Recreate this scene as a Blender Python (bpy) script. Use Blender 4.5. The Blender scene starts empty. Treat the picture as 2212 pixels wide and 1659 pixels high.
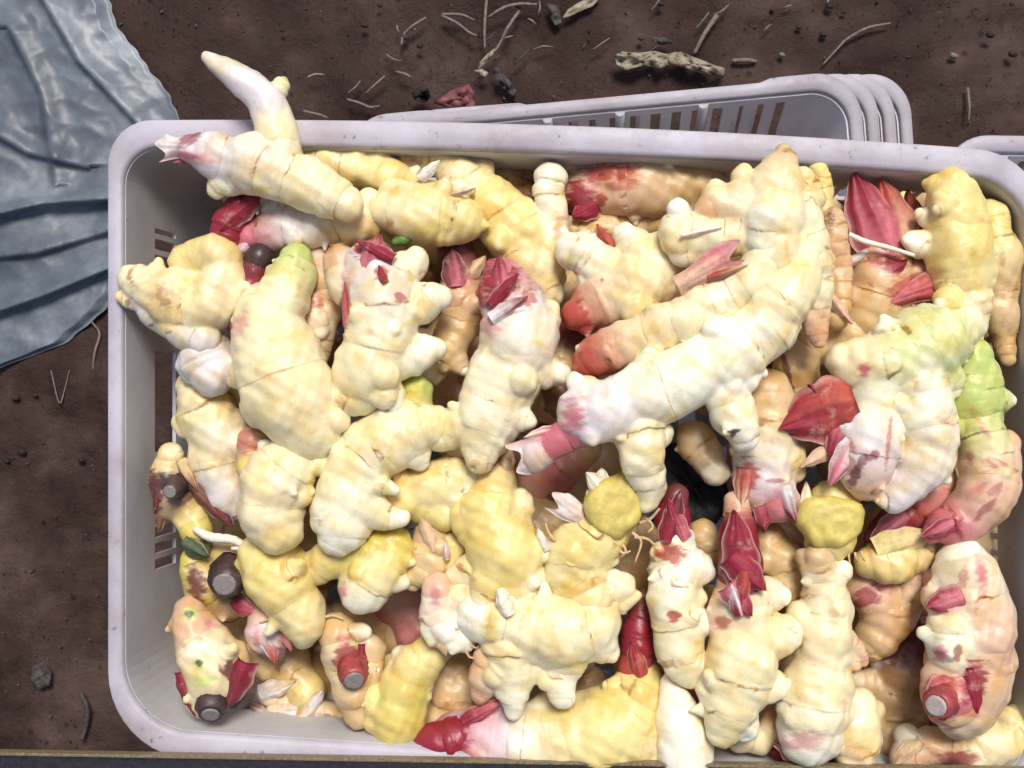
import bpy, bmesh, math, random
import numpy as np
from mathutils import Vector, Matrix

# ------------------------------------------------------------------ camera, sky, sun, exposure
S = bpy.context.scene
COL = S.collection
FPX, PW, PH = 2600.0, 2212.0, 1659.0
TILT = math.radians(3.4)
RIM_Z = 0.46
CAM_H = 0.80
CAM = np.array([0.0, 0.0, RIM_Z + CAM_H])
cd = bpy.data.cameras.new('camera'); cam = bpy.data.objects.new('camera', cd); COL.objects.link(cam)
cam.location = CAM; cam.rotation_euler = (0, TILT, 0)
cd.sensor_width = 36; cd.lens = 36 * FPX / PW; cd.clip_start = 0.02; cd.clip_end = 100
S.camera = cam

SUN_EL, SUN_AZ = math.radians(60), math.radians(74)     # azimuth measured from +x, anticlockwise (top of the picture, a little to the right)
w = bpy.data.worlds.new('World'); S.world = w; w.use_nodes = True
nt = w.node_tree; bg = nt.nodes['Background']
sky = nt.nodes.new('ShaderNodeTexSky'); sky.sky_type = 'NISHITA'; sky.sun_disc = False
sky.sun_elevation = SUN_EL; sky.sun_rotation = math.pi / 2 - SUN_AZ
sky.air_density = 1.0; sky.dust_density = 3.0; sky.ozone_density = 1.0
nt.links.new(sky.outputs[0], bg.inputs[0]); bg.inputs[1].default_value = 0.05
sd = bpy.data.lights.new('sun', 'SUN'); sd.energy = 1.5; sd.angle = math.radians(18); sd.color = (1.0, 0.95, 0.87)
sun = bpy.data.objects.new('sun', sd); COL.objects.link(sun)
dv = Vector((math.cos(SUN_AZ) * math.cos(SUN_EL), math.sin(SUN_AZ) * math.cos(SUN_EL), math.sin(SUN_EL)))
sun.rotation_euler = dv.to_track_quat('Z', 'Y').to_euler(); sun.location = (0, 0, 3)
vs = S.view_settings
S.display_settings.display_device = 'sRGB'
vs.view_transform = 'Standard'; vs.look = 'None'; vs.exposure = 1.17; vs.gamma = 1; vs.use_curve_mapping = False

random.seed(7); RNG = np.random.default_rng(11)

# ------------------------------------------------------------------ picture point -> place
CT, ST = math.cos(TILT), math.sin(TILT)
def P(x, y, h):
    """the point h millimetres above the crate's rim that shows at picture point x, y"""
    d = np.array([(x - PW / 2) / FPX, -(y - PH / 2) / FPX, -1.0])
    d = np.array([d[0] * CT + d[2] * ST, d[1], -d[0] * ST + d[2] * CT])
    z = RIM_Z + h / 1000.0
    return CAM + d * ((z - CAM[2]) / d[2])
def PPX(h): return (CAM_H - h / 1000.0) / FPX
def project(p):
    q = p - CAM
    cx = q[..., 0] * CT - q[..., 2] * ST
    cz = q[..., 0] * ST + q[..., 2] * CT
    return cx / -cz * FPX + PW / 2, PH / 2 - q[..., 1] / -cz * FPX

# ------------------------------------------------------------------ materials
def mat(name):
    m = bpy.data.materials.new(name); m.use_nodes = True
    return m, m.node_tree, m.node_tree.nodes['Principled BSDF']
def N(nt, typ, **kw):
    n = nt.nodes.new(typ)
    for k, v in kw.items():
        if k.startswith('i_'):
            key = k[2:]; n.inputs[int(key) if key.isdigit() else key.replace('_', ' ')].default_value = v
        else: setattr(n, k, v)
    return n
def noise(nt, scale, detail=4, rough=0.55, vec=None):
    n = N(nt, 'ShaderNodeTexNoise'); n.inputs['Scale'].default_value = scale
    n.inputs['Detail'].default_value = detail; n.inputs['Roughness'].default_value = rough
    if vec is None:
        g = nt.nodes.new('ShaderNodeNewGeometry'); vec = g.outputs['Position']
    nt.links.new(vec, n.inputs['Vector'])
    return n.outputs[0]
def ramp(nt, src, stops):
    r = nt.nodes.new('ShaderNodeValToRGB'); nt.links.new(src, r.inputs[0])
    e = r.color_ramp.elements
    while len(e) < len(stops): e.new(0.5)
    for el, (p, c) in zip(e, stops):
        el.position = p; el.color = c if len(c) == 4 else (*c, 1)
    return r.outputs[0]
def g3(v): return (v, v, v)
def mixc(nt, fac, a, b, mode='MIX'):
    m = N(nt, 'ShaderNodeMix', data_type='RGBA', blend_type=mode)
    for sock, v in ((m.inputs[0], fac), (m.inputs[6], a), (m.inputs[7], b)):
        if hasattr(v, 'is_output') or isinstance(v, bpy.types.NodeSocket): nt.links.new(v, sock)
        else: sock.default_value = v if not isinstance(v, tuple) or len(v) == 4 else (*v, 1)
    return m.outputs[2]
def mth(nt, op, a, b=0.0, c=None):
    m = N(nt, 'ShaderNodeMath', operation=op)
    for i, v in enumerate((a, b) if c is None else (a, b, c)):
        if isinstance(v, bpy.types.NodeSocket): nt.links.new(v, m.inputs[i])
        else: m.inputs[i].default_value = v
    return m.outputs[0]
def bump(nt, bsdf, h, strength, dist=0.001, prev=None):
    b = nt.nodes.new('ShaderNodeBump'); b.inputs['Strength'].default_value = strength; b.inputs['Distance'].default_value = dist
    nt.links.new(h, b.inputs['Height'])
    if prev is not None: nt.links.new(prev, b.inputs['Normal'])
    nt.links.new(b.outputs[0], bsdf.inputs['Normal'])
    return b.outputs[0]

def ginger_material(name, line=0.85, rough=0.36, sss=0.55):
    m, nt, b = mat(name)
    a = N(nt, 'ShaderNodeAttribute', attribute_name='Col')
    r = N(nt, 'ShaderNodeAttribute', attribute_name='ring')
    n1 = noise(nt, 45, 4); n2 = noise(nt, 260, 5, 0.65); n3 = noise(nt, 900, 3, 0.6)
    blot = ramp(nt, n1, [(0.33, (0.96, 0.86, 0.62)), (0.5, (1, 1, 1)), (0.70, (1.04, 1.07, 1.18))])
    c = mixc(nt, 1.0, a.outputs['Color'], blot, 'MULTIPLY')
    fine = ramp(nt, n2, [(0.30, (0.78, 0.66, 0.46)), (0.45, (1, 1, 1)), (1, (1, 1, 1))])
    c = mixc(nt, 0.28, c, fine, 'MULTIPLY')
    # growth rings: thin broken brown lines
    wob = mth(nt, 'MULTIPLY', mth(nt, 'SUBTRACT', n2, 0.5), 6.0)
    rd = mth(nt, 'ABSOLUTE', mth(nt, 'ADD', r.outputs['Fac'], wob))
    ln = N(nt, 'ShaderNodeMapRange'); nt.links.new(rd, ln.inputs[0])
    ln.inputs[1].default_value = 0.5; ln.inputs[2].default_value = 2.6; ln.inputs[3].default_value = 1; ln.inputs[4].default_value = 0
    n4 = noise(nt, 70, 2)
    brk = ramp(nt, n4, [(0.40, g3(0.0)), (0.60, g3(1.0))])
    lf = mth(nt, 'MULTIPLY', mth(nt, 'MULTIPLY', ln.outputs[0], brk), line)
    c = mixc(nt, lf, c, mixc(nt, 1.0, c, (0.50, 0.33, 0.17), 'MULTIPLY'))
    hal = N(nt, 'ShaderNodeMapRange'); nt.links.new(r.outputs['Fac'], hal.inputs[0])
    hal.inputs[1].default_value = -16; hal.inputs[2].default_value = 0; hal.inputs[3].default_value = 0; hal.inputs[4].default_value = 1
    neg = mth(nt, 'LESS_THAN', r.outputs['Fac'], 2.0)
    hf = mth(nt, 'MULTIPLY', mth(nt, 'MULTIPLY', hal.outputs[0], neg), ramp(nt, n1, [(0.35, g3(0.55)), (0.62, g3(0.05))]))
    c = mixc(nt, hf, c, mixc(nt, 1.0, c, (0.86, 0.62, 0.36, 1), 'MULTIPLY'))
    dirt = mth(nt, 'MULTIPLY', ramp(nt, noise(nt, 28, 3), [(0.58, g3(0)), (0.74, g3(1))]), ramp(nt, n2, [(0.45, g3(0)), (0.65, g3(0.5))]))
    c = mixc(nt, dirt, c, mixc(nt, 1.0, c, (0.55, 0.36, 0.22, 1), 'MULTIPLY'))
    # little dark specks
    sp = ramp(nt, n3, [(0.26, g3(1)), (0.31, g3(0))])
    c = mixc(nt, mth(nt, 'MULTIPLY', sp, 0.35), c, (0.20, 0.11, 0.05))
    nt.links.new(c, b.inputs['Base Color'])
    b.inputs['Roughness'].default_value = rough
    b.inputs['Specular IOR Level'].default_value = 0.5
    b.inputs['Subsurface Weight'].default_value = sss
    b.inputs['Subsurface Radius'].default_value = (1.0, 0.55, 0.2)
    b.inputs['Subsurface Scale'].default_value = 0.005
    hgt = mth(nt, 'ADD', mth(nt, 'MULTIPLY', n2, 0.8), mth(nt, 'MULTIPLY', n3, 0.35))
    hgt = mth(nt, 'SUBTRACT', hgt, mth(nt, 'MULTIPLY', ln.outputs[0], 0.5))
    bump(nt, b, hgt, 0.40, 0.0010)
    return m
M_GINGER = ginger_material('ginger_skin')
M_SHOOT = ginger_material('shoot_skin', 0.4, 0.35, 0.12)

def leaf_material():
    m, nt, b = mat('scale_leaf')
    a = N(nt, 'ShaderNodeAttribute', attribute_name='Col')
    n = noise(nt, 160, 4, 0.6); n2 = noise(nt, 75, 5, 0.7)
    c = mixc(nt, 0.7, a.outputs['Color'], ramp(nt, n, [(0.3, g3(0.55)), (0.6, g3(1.05)), (1, g3(1.25))]), 'MULTIPLY')
    c = mixc(nt, ramp(nt, n2, [(0.56, g3(0)), (0.72, g3(0.55))]), c, (0.62, 0.40, 0.32, 1))
    nt.links.new(c, b.inputs['Base Color']); b.inputs['Roughness'].default_value = 0.58; b.inputs['Specular IOR Level'].default_value = 0.3
    b.inputs['Subsurface Weight'].default_value = 0.12; b.inputs['Subsurface Scale'].default_value = 0.002
    bump(nt, b, n, 0.4, 0.001)
    return m
M_LEAF = leaf_material()

def simple(name, col, rough=0.6, nscale=120, var=0.35, bmp=0.3, dist=0.001, sss=0.0):
    m, nt, b = mat(name)
    n = noise(nt, nscale, 5, 0.6)
    lo = tuple(v * (1 - var) for v in col); hi = tuple(min(1, v * (1 + var)) for v in col)
    nt.links.new(ramp(nt, n, [(0.3, lo), (0.7, hi)]), b.inputs['Base Color'])
    b.inputs['Roughness'].default_value = rough
    if sss: b.inputs['Subsurface Weight'].default_value = sss; b.inputs['Subsurface Scale'].default_value = 0.003
    bump(nt, b, n, bmp, dist)
    return m
M_ROOT = simple('root_skin', (0.80, 0.70, 0.58), 0.5, 300, 0.15)
M_ROOTTAN = simple('root_tan', (0.62, 0.42, 0.22), 0.6, 300, 0.25)
M_CUT = simple('cut_face', (0.22, 0.195, 0.18), 0.5, 500, 0.2, 0.2)
M_CUTPALE = simple('pale_cut_face', (0.42, 0.34, 0.32), 0.5, 300, 0.2, 0.3)
M_CUTY = simple('cut_flesh', (0.62, 0.50, 0.13), 0.5, 160, 0.18, 0.35, 0.0012, 0.2)
M_DARK = simple('dark_stem', (0.060, 0.034, 0.034), 0.5, 90, 0.75, 0.5, 0.002)
M_REDSTEM = simple('red_stem', (0.30, 0.05, 0.05), 0.45, 200, 0.4)

def plastic_material(name, col, dirt=0.5, rough=0.4):
    m, nt, b = mat(name)
    n1 = noise(nt, 14, 5, 0.65); n2 = noise(nt, 110, 4, 0.65); n3 = noise(nt, 420, 3)
    c = mixc(nt, ramp(nt, n1, [(0.40, g3(0.0)), (0.75, g3(dirt))]), (*col, 1), tuple(v * f for v, f in zip(col, (0.62, 0.56, 0.52))))
    smud = ramp(nt, n2, [(0.27, g3(0.85)), (0.36, g3(0))])
    c = mixc(nt, mth(nt, 'MULTIPLY', smud, dirt), c, (0.13, 0.11, 0.11, 1))
    nt.links.new(c, b.inputs['Base Color'])
    nt.links.new(ramp(nt, n2, [(0.3, g3(rough + 0.2)), (0.7, g3(rough))]), b.inputs['Roughness'])
    b.inputs['Specular IOR Level'].default_value = 0.4
    b.inputs['Subsurface Weight'].default_value = 0.15; b.inputs['Subsurface Scale'].default_value = 0.006
    bump(nt, b, n3, 0.08, 0.001)
    return m
M_RIM = plastic_material('crate_plastic', (0.49, 0.465, 0.535), 1.0)
M_WALL = plastic_material('crate_wall_plastic', (0.52, 0.52, 0.54), 0.55)
M_STACKWALL = plastic_material('old_crate_wall_plastic', (0.66, 0.63, 0.68), 0.6)  # paler than the rim's plastic, to make up for shade inside the crate
M_STACK = plastic_material('old_crate_plastic', (0.40, 0.38, 0.44), 0.85)

def soil_material():
    m, nt, b = mat('soil')
    g = nt.nodes.new('ShaderNodeNewGeometry')
    n1 = noise(nt, 7.5, 5, 0.6); n2 = noise(nt, 38, 6, 0.65); n3 = noise(nt, 190, 4, 0.7)
    c = ramp(nt, n1, [(0.34, (0.021, 0.0112, 0.0090)), (0.5, (0.044, 0.0245, 0.0195)), (0.66, (0.080, 0.050, 0.043))])
    c = mixc(nt, 0.7, c, ramp(nt, n2, [(0.30, g3(0.5)), (0.5, g3(1)), (0.72, g3(1.35))]), 'MULTIPLY')
    v = N(nt, 'ShaderNodeTexVoronoi'); v.inputs['Scale'].default_value = 46; nt.links.new(g.outputs['Position'], v.inputs['Vector'])
    pit = ramp(nt, v.outputs['Distance'], [(0.10, g3(1)), (0.22, g3(0))])
    pf = mth(nt, 'MULTIPLY', pit, ramp(nt, noise(nt, 9, 2), [(0.5, g3(0)), (0.6, g3(0.7))]))
    c = mixc(nt, pf, c, (0.010, 0.007, 0.006, 1))
    gr = ramp(nt, n3, [(0.68, g3(0)), (0.78, g3(0.5))])
    c = mixc(nt, gr, c, (0.08, 0.055, 0.045, 1))
    nt.links.new(c, b.inputs['Base Color'])
    nt.links.new(ramp(nt, n2, [(0.3, g3(0.5)), (0.7, g3(0.85))]), b.inputs['Roughness'])
    b.inputs['Specular IOR Level'].default_value = 0.15
    h = mth(nt, 'ADD', n2, mth(nt, 'MULTIPLY', n3, 0.4))
    bump(nt, b, h, 0.7, 0.006)
    return m
M_SOIL = soil_material()
M_TWIG = simple('dry_twig', (0.16, 0.12, 0.105), 0.7, 260, 0.4, 0.5)
M_DRYLEAF = simple('dry_leaf', (0.26, 0.22, 0.16), 0.7, 140, 0.5, 0.6, 0.002)
M_GREYLEAF = simple('grey_leaf', (0.05, 0.038, 0.037), 0.7, 140, 0.5, 0.6, 0.002)
M_DARKLUMP = simple('dark_clod', (0.013, 0.010, 0.010), 0.8, 140, 0.5, 0.8, 0.003)
M_REDLEAF = simple('red_husk', (0.18, 0.055, 0.06), 0.6, 140, 0.4, 0.5, 0.002)
M_PEBBLE = simple('pebble', (0.15, 0.125, 0.115), 0.7, 140, 0.3)
M_BLACKSHEET = simple('black_sheet', (0.006, 0.007, 0.010), 0.6, 90, 0.3, 0.4, 0.003)
M_BEZEL = simple('screen_bezel', (0.020, 0.017, 0.022), 0.4, 240, 0.5, 0.3)
M_TRIM = simple('tan_trim', (0.20, 0.155, 0.09), 0.4, 500, 0.5, 0.5)
M_GREENBIT = simple('green_bit', (0.10, 0.19, 0.03), 0.5, 200, 0.4)

def film_material():
    m, nt, b = mat('plastic_film')
    n1 = noise(nt, 9, 5, 0.6); n2 = noise(nt, 70, 5, 0.7)
    c = ramp(nt, n1, [(0.3, (0.075, 0.09, 0.112)), (0.5, (0.14, 0.165, 0.195)), (0.72, (0.33, 0.365, 0.40))])
    c = mixc(nt, 0.35, c, ramp(nt, n2, [(0.3, g3(0.6)), (0.6, g3(1.1)), (0.8, g3(1.6))]), 'MULTIPLY')
    nt.links.new(c, b.inputs['Base Color'])
    b.inputs['Roughness'].default_value = 0.42; b.inputs['Specular IOR Level'].default_value = 0.45
    al = ramp(nt, n1, [(0.3, g3(0.72)), (0.7, g3(0.95))])
    nt.links.new(al, b.inputs['Alpha'])
    bump(nt, b, n2, 0.18, 0.002)
    return m
M_FILM = film_material()

# ------------------------------------------------------------------ object helpers
def obj(name, me, m, parent=None):
    o = bpy.data.objects.new(name, me); COL.objects.link(o)
    if m is not None and not me.materials: me.materials.append(m)
    if parent is not None: o.parent = parent
    return o
def tag(o, label, cat, group=None, kind=None):
    if kind: o['kind'] = kind
    if label: o['label'] = label
    if cat: o['category'] = cat
    if group: o['group'] = group
    return o
def empty(name, loc=(0, 0, 0)):
    o = bpy.data.objects.new(name, None); o.location = loc; o.empty_display_size = 0.02; COL.objects.link(o); return o
def set_origin(o, p):
    """move a mesh object's origin to p, its geometry staying where it stands"""
    p = Vector(p); o.data.transform(Matrix.Translation(-p)); o.location = p
def child(o, parent):
    o.parent = parent; o.matrix_parent_inverse = Matrix.Translation(parent.location).inverted()
    return o
def mesh_from(name, V, F, smooth=True, colors=None, rings=None):
    me = bpy.data.meshes.new(name)
    V = np.asarray(V, dtype=np.float32); F = np.asarray(F, dtype=np.int32)
    k = F.shape[1]
    me.vertices.add(len(V)); me.vertices.foreach_set('co', V.ravel())
    me.loops.add(F.size); me.loops.foreach_set('vertex_index', F.ravel())
    me.polygons.add(len(F)); me.polygons.foreach_set('loop_start', np.arange(0, F.size, k, dtype=np.int32))
    me.polygons.foreach_set('loop_total', np.full(len(F), k, dtype=np.int32))
    me.polygons.foreach_set('use_smooth', np.full(len(F), smooth))
    if colors is not None:
        a = me.attributes.new('Col', 'FLOAT_COLOR', 'POINT')
        c = np.ones((len(V), 4), dtype=np.float32); c[:, :3] = colors
        a.data.foreach_set('color', c.ravel())
    if rings is not None:
        a = me.attributes.new('ring', 'FLOAT', 'POINT'); a.data.foreach_set('value', np.asarray(rings, dtype=np.float32))
    me.update(calc_edges=True); me.validate()
    return me

# smooth pseudo-noise made of sines
_W = RNG.normal(size=(3, 7, 3)); _W /= np.linalg.norm(_W, axis=2, keepdims=True); _PH = RNG.uniform(0, 6.28, size=(3, 7))
def snoise(p, wl, k=0):
    v = 0
    for i in range(7): v = v + np.sin((p @ _W[k, i]) * (6.283 / wl) * (0.7 + 0.12 * i) + _PH[k, i])
    return v / 3.2

# ------------------------------------------------------------------ solid growth: smooth union of tapered chains
CK = dict(C=(0.83, 0.725, 0.45), W=(0.88, 0.83, 0.64), Y=(0.79, 0.65, 0.27), O=(0.66, 0.54, 0.13), T=(0.65, 0.47, 0.25),
          K=(0.56, 0.155, 0.19), R=(0.28, 0.022, 0.042), L=(0.74, 0.68, 0.66), G=(0.52, 0.60, 0.20), D=(0.05, 0.03, 0.03),
          B=(0.20, 0.09, 0.045), P=(0.70, 0.46, 0.31), E=(0.07, 0.10, 0.05), M=(0.15, 0.035, 0.045), S=(0.44, 0.078, 0.055))
def catmull(pts, step):
    pts = [np.array(p, float) for p in pts]
    if len(pts) == 2:
        n = max(2, int(np.linalg.norm((pts[1] - pts[0])[:3]) / step)); return np.array([pts[0] + (pts[1] - pts[0]) * i / n for i in range(n + 1)])
    q = [2 * pts[0] - pts[1]] + pts + [2 * pts[-1] - pts[-2]]
    out = []
    for i in range(1, len(q) - 2):
        n = max(1, int(np.linalg.norm((q[i + 1] - q[i])[:3]) / step))
        for j in range(n):
            t = j / n; a, b, c, d = q[i - 1], q[i], q[i + 1], q[i + 2]
            out.append(0.5 * (2 * b + (c - a) * t + (2 * a - 5 * b + 4 * c - d) * t * t + (3 * b - a - 3 * c + d) * t ** 3))
    out.append(pts[-1])
    return np.array(out)

def seg_field(p, A, B, ra, rb):
    ab = B - A; L2 = max(float(ab @ ab), 1e-12)
    t = np.clip(((p - A) @ ab) / L2, 0, 1)
    d = np.linalg.norm(p - A - t[..., None] * ab, axis=-1)
    return d - (ra + (rb - ra) * t), t

def surface_nets(f, org, vox):
    s = f < 0
    nx, ny, nz = f.shape
    cs = np.zeros((nx - 1, ny - 1, nz - 1), np.int8)
    for i in (0, 1):
        for j in (0, 1):
            for k in (0, 1): cs += s[i:nx - 1 + i, j:ny - 1 + j, k:nz - 1 + k]
    act = (cs > 0) & (cs < 8)
    I = np.argwhere(act)
    acc = np.zeros((len(I), 3)); cnt = np.zeros(len(I))
    corners = [(i, j, k) for i in (0, 1) for j in (0, 1) for k in (0, 1)]
    val = {c: f[I[:, 0] + c[0], I[:, 1] + c[1], I[:, 2] + c[2]] for c in corners}
    for a in corners:
        for ax in range(3):
            if a[ax] == 1: continue
            b = list(a); b[ax] = 1; b = tuple(b)
            va, vb = val[a], val[b]; m = (va < 0) != (vb < 0)
            t = va / np.where(m, va - vb, 1)
            pos = np.tile(np.array(a, float), (len(I), 1)); pos[:, ax] += np.where(m, t, 0)
            acc += pos * m[:, None]; cnt += m
    V = org + (I + acc / cnt[:, None]) * vox
    idx = -np.ones(act.shape, np.int64); idx[act] = np.arange(len(I))
    faces = []
    for ax in range(3):
        u, v = (ax + 1) % 3, (ax + 2) % 3
        sl0 = [slice(None)] * 3; sl1 = [slice(None)] * 3
        sl0[ax] = slice(0, -1); sl1[ax] = slice(1, None)
        ch = s[tuple(sl0)] != s[tuple(sl1)]
        E = np.argwhere(ch)
        ok = (E[:, u] > 0) & (E[:, v] > 0) & (E[:, u] < act.shape[u]) & (E[:, v] < act.shape[v])
        E = E[ok]
        fl = s[tuple(sl0)][E[:, 0], E[:, 1], E[:, 2]]
        def cell(du, dvv):
            q = E.copy(); q[:, u] += du; q[:, v] += dvv; return idx[q[:, 0], q[:, 1], q[:, 2]]
        Q = np.stack([cell(-1, -1), cell(0, -1), cell(0, 0), cell(-1, 0)], 1)
        Q[~fl] = Q[~fl][:, ::-1]
        faces.append(Q)
    F = np.concatenate(faces)
    return V, F[(F >= 0).all(1)]

def grow(name, strokes, h, paints=(), material=None, vox_px=3.1, blend=7, lump=1.7, rings=True, rnd=None, wavy=1.0):
    """strokes: (colour letters, [(x, y, r[, dh]), ...]); a colour word of n letters runs along the stroke"""
    rnd = rnd or random.Random(5)
    ppx = PPX(h); chains = []
    for cw, pts in strokes:
        q = []
        for p in pts:
            hh = h + (p[3] if len(p) > 3 else 0)
            w3 = P(p[0], p[1], hh); q.append((*w3, p[2] * PPX(hh)))
        if len(q) == 1: q.append((q[0][0] + 1e-4, q[0][1], q[0][2], q[0][3]))
        rm = max(p[2] for p in pts) * ppx
        c = catmull(q, max(0.16 * rm, 2.2 * ppx))
        s = np.concatenate([[0], np.cumsum(np.linalg.norm(np.diff(c[:, :3], axis=0), axis=1))])
        rp = []
        if rings and s[-1] > 0.8 * rm and rm > 18 * ppx:
            t = rnd.uniform(0.15, 0.9) * rm
            while t < s[-1]:
                rp.append(t); t += max(0.95 * rm, 20 * ppx) * rnd.uniform(0.6, 1.6)
            up = rnd.random() < 0.5
            ed = np.array([-rm] + rp + [s[-1] + rm])
            k = np.clip(np.searchsorted(ed, s) - 1, 0, len(ed) - 2)
            ph = (s - ed[k]) / (ed[k + 1] - ed[k])
            if up: ph = 1 - ph
            c[:, 3] *= 1 + 0.075 * wavy * (np.sin(math.pi * ph) - 0.5)
        cols = np.array([CK[l] for l in cw])
        tt = np.linspace(0, len(cols) - 1, len(c)); i0 = np.clip(tt.astype(int), 0, max(0, len(cols) - 2))
        cc = cols[i0] + (cols[np.minimum(i0 + 1, len(cols) - 1)] - cols[i0]) * (tt - i0)[:, None]
        chains.append((c, s, np.array(rp), cc))
    allp = np.concatenate([c for c, _, _, _ in chains])
    mg = 6 * ppx
    lo = (allp[:, :3] - allp[:, 3:]).min(0) - mg - 3 * vox_px * ppx; hi = (allp[:, :3] + allp[:, 3:]).max(0) + mg + 3 * vox_px * ppx
    vox = vox_px * ppx
    n = np.ceil((hi - lo) / vox).astype(int) + 1
    f = np.full(n, 1.0, np.float32); K = blend * ppx
    for c, s, rp, cc in chains:
        a = c[:, :3]; R = c[:, 3:]
        blo = np.clip(((a - R).min(0) - 3 * K - lo) / vox, 0, n - 1).astype(int); bhi = np.clip(((a + R).max(0) + 3 * K - lo) / vox + 2, 1, n).astype(int)
        ax = [lo[i] + vox * np.arange(blo[i], bhi[i]) for i in range(3)]
        g = np.stack(np.meshgrid(*ax, indexing='ij'), -1).astype(np.float32)
        fs = np.full(g.shape[:3], 1.0, np.float32)
        for i in range(len(c) - 1):
            R2 = max(c[i, 3], c[i + 1, 3]) + 3 * K
            l2 = np.maximum(((np.minimum(c[i, :3], c[i + 1, :3]) - R2 - ax_lo(ax)) / vox).astype(int), 0); h2 = ((np.maximum(c[i, :3], c[i + 1, :3]) + R2 - ax_lo(ax)) / vox).astype(int) + 2
            sl = tuple(slice(int(l2[k]), int(max(h2[k], l2[k] + 1))) for k in range(3))
            d, _ = seg_field(g[sl], c[i, :3].astype(np.float32), c[i + 1, :3].astype(np.float32), c[i, 3], c[i + 1, 3])
            fs[sl] = np.minimum(fs[sl], d)
        sl = tuple(slice(blo[k], bhi[k]) for k in range(3))
        fo = f[sl]
        hh = np.clip(0.5 + 0.5 * (fs - fo) / K, 0, 1)
        f[sl] = fs + (fo - fs) * hh - K * hh * (1 - hh)
    if lump:
        m = np.abs(f) < 4 * vox
        I = np.argwhere(m); p = lo + I * vox
        f[m] += (snoise(p, 84 * ppx, 0) * lump * 1.9 + snoise(p, 34 * ppx, 1) * lump * 0.75) * ppx
    V, F = surface_nets(f, lo, vox)
    # pigment, some painted shade and growth rings at the vertices
    best = np.full(len(V), 9.0); second = np.full(len(V), 9.0); wsum = np.zeros(len(V)); csum = np.zeros((len(V), 3)); ring = np.full(len(V), 50.0); axis = V.copy(); rsz = np.zeros(len(V))
    wob = snoise(V, 120 * ppx, 2) * 7 * ppx + snoise(V, 42 * ppx, 0) * 2.2 * ppx
    for c, s, rp, cc in chains:
        bd = np.full(len(V), 9.0); bs = np.zeros(len(V)); bi = np.zeros(len(V), int); bt = np.zeros(len(V))
        for i in range(len(c) - 1):
            d, t = seg_field(V, c[i, :3], c[i + 1, :3], c[i, 3], c[i + 1, 3])
            m = d < bd; bd[m] = d[m]; bs[m] = s[i] + t[m] * (s[i + 1] - s[i]); bi[m] = i; bt[m] = t[m]
        wt = np.exp(-np.clip(bd, -0.02, 1) / (5 * ppx)); wsum += wt; csum += wt[:, None] * cc[bi]
        m = bd < best; second = np.where(m, best, np.minimum(second, bd)); best[m] = bd[m]
        axis[m] = (c[bi, :3] + (c[bi + 1, :3] - c[bi, :3]) * bt[:, None])[m]; rsz[m] = c[bi, 3][m] / ppx
        if len(rp):
            dr = (bs[:, None] + wob[:, None] - rp[None, :]) / ppx; j = np.abs(dr).argmin(1)
            ring[m] = dr[np.arange(len(V)), j][m]
        else: ring[m] = 50
    if rings:                                           # every growth ring is a little overlapping lip with a groove behind it
        nrm = V - axis; nrm /= np.linalg.norm(nrm, axis=1)[:, None] + 1e-9
        amp = 3.6 * np.clip(rsz / 55, 0.3, 1.3) * np.clip(0.60 + 0.75 * snoise(V, 75 * ppx, 1), 0.0, 1.6) * np.clip((second - best) / (7 * ppx), 0, 1)
        dsp = np.where(ring < 0, np.exp(np.minimum(ring, 0) / 13), -0.55 * np.exp(-np.maximum(ring, 0) / 6)) * amp * wavy
        V = V + nrm * (dsp * ppx)[:, None]
    colr = csum / wsum[:, None]
    if rings:
        k = np.clip(snoise(V, 150 * ppx, 1) * 0.5 + snoise(V, 50 * ppx, 2) * 0.3 - 0.15, 0, 1) * 0.45
        colr = colr * (1 - k[:, None] * (1 - np.array([0.90, 0.76, 0.58])))
    if len(paints):
        ux, uy = project(V)
        for pnt in paints:
            x, y, rx, ry, ang, key = pnt[:6]; st = pnt[6] if len(pnt) > 6 else 1.0
            ca, sa = math.cos(math.radians(ang)), math.sin(math.radians(ang))
            a = ((ux - x) * ca + (uy - y) * sa) / rx; b = (-(ux - x) * sa + (uy - y) * ca) / ry
            q = np.stack([a * rx * 0.35, b * ry * 1.4, 0 * a], 1)           # streaks run along the patch
            d = np.sqrt(a * a + b * b) + 0.22 * snoise(q, 22, 0) + 0.14 * snoise(q, 8, 1)
            sf = 0.42 if key in 'RSMDBE' else 0.8
            wgt = np.clip((1.12 - d) / sf, 0, 1); wgt = wgt * wgt * (3 - 2 * wgt) * st
            colr = colr + (np.array(CK[key]) - colr) * wgt[:, None]
    me = mesh_from(name, V, F, True, colr, ring)
    return me
def ax_lo(ax): return np.array([a[0] for a in ax])

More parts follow.
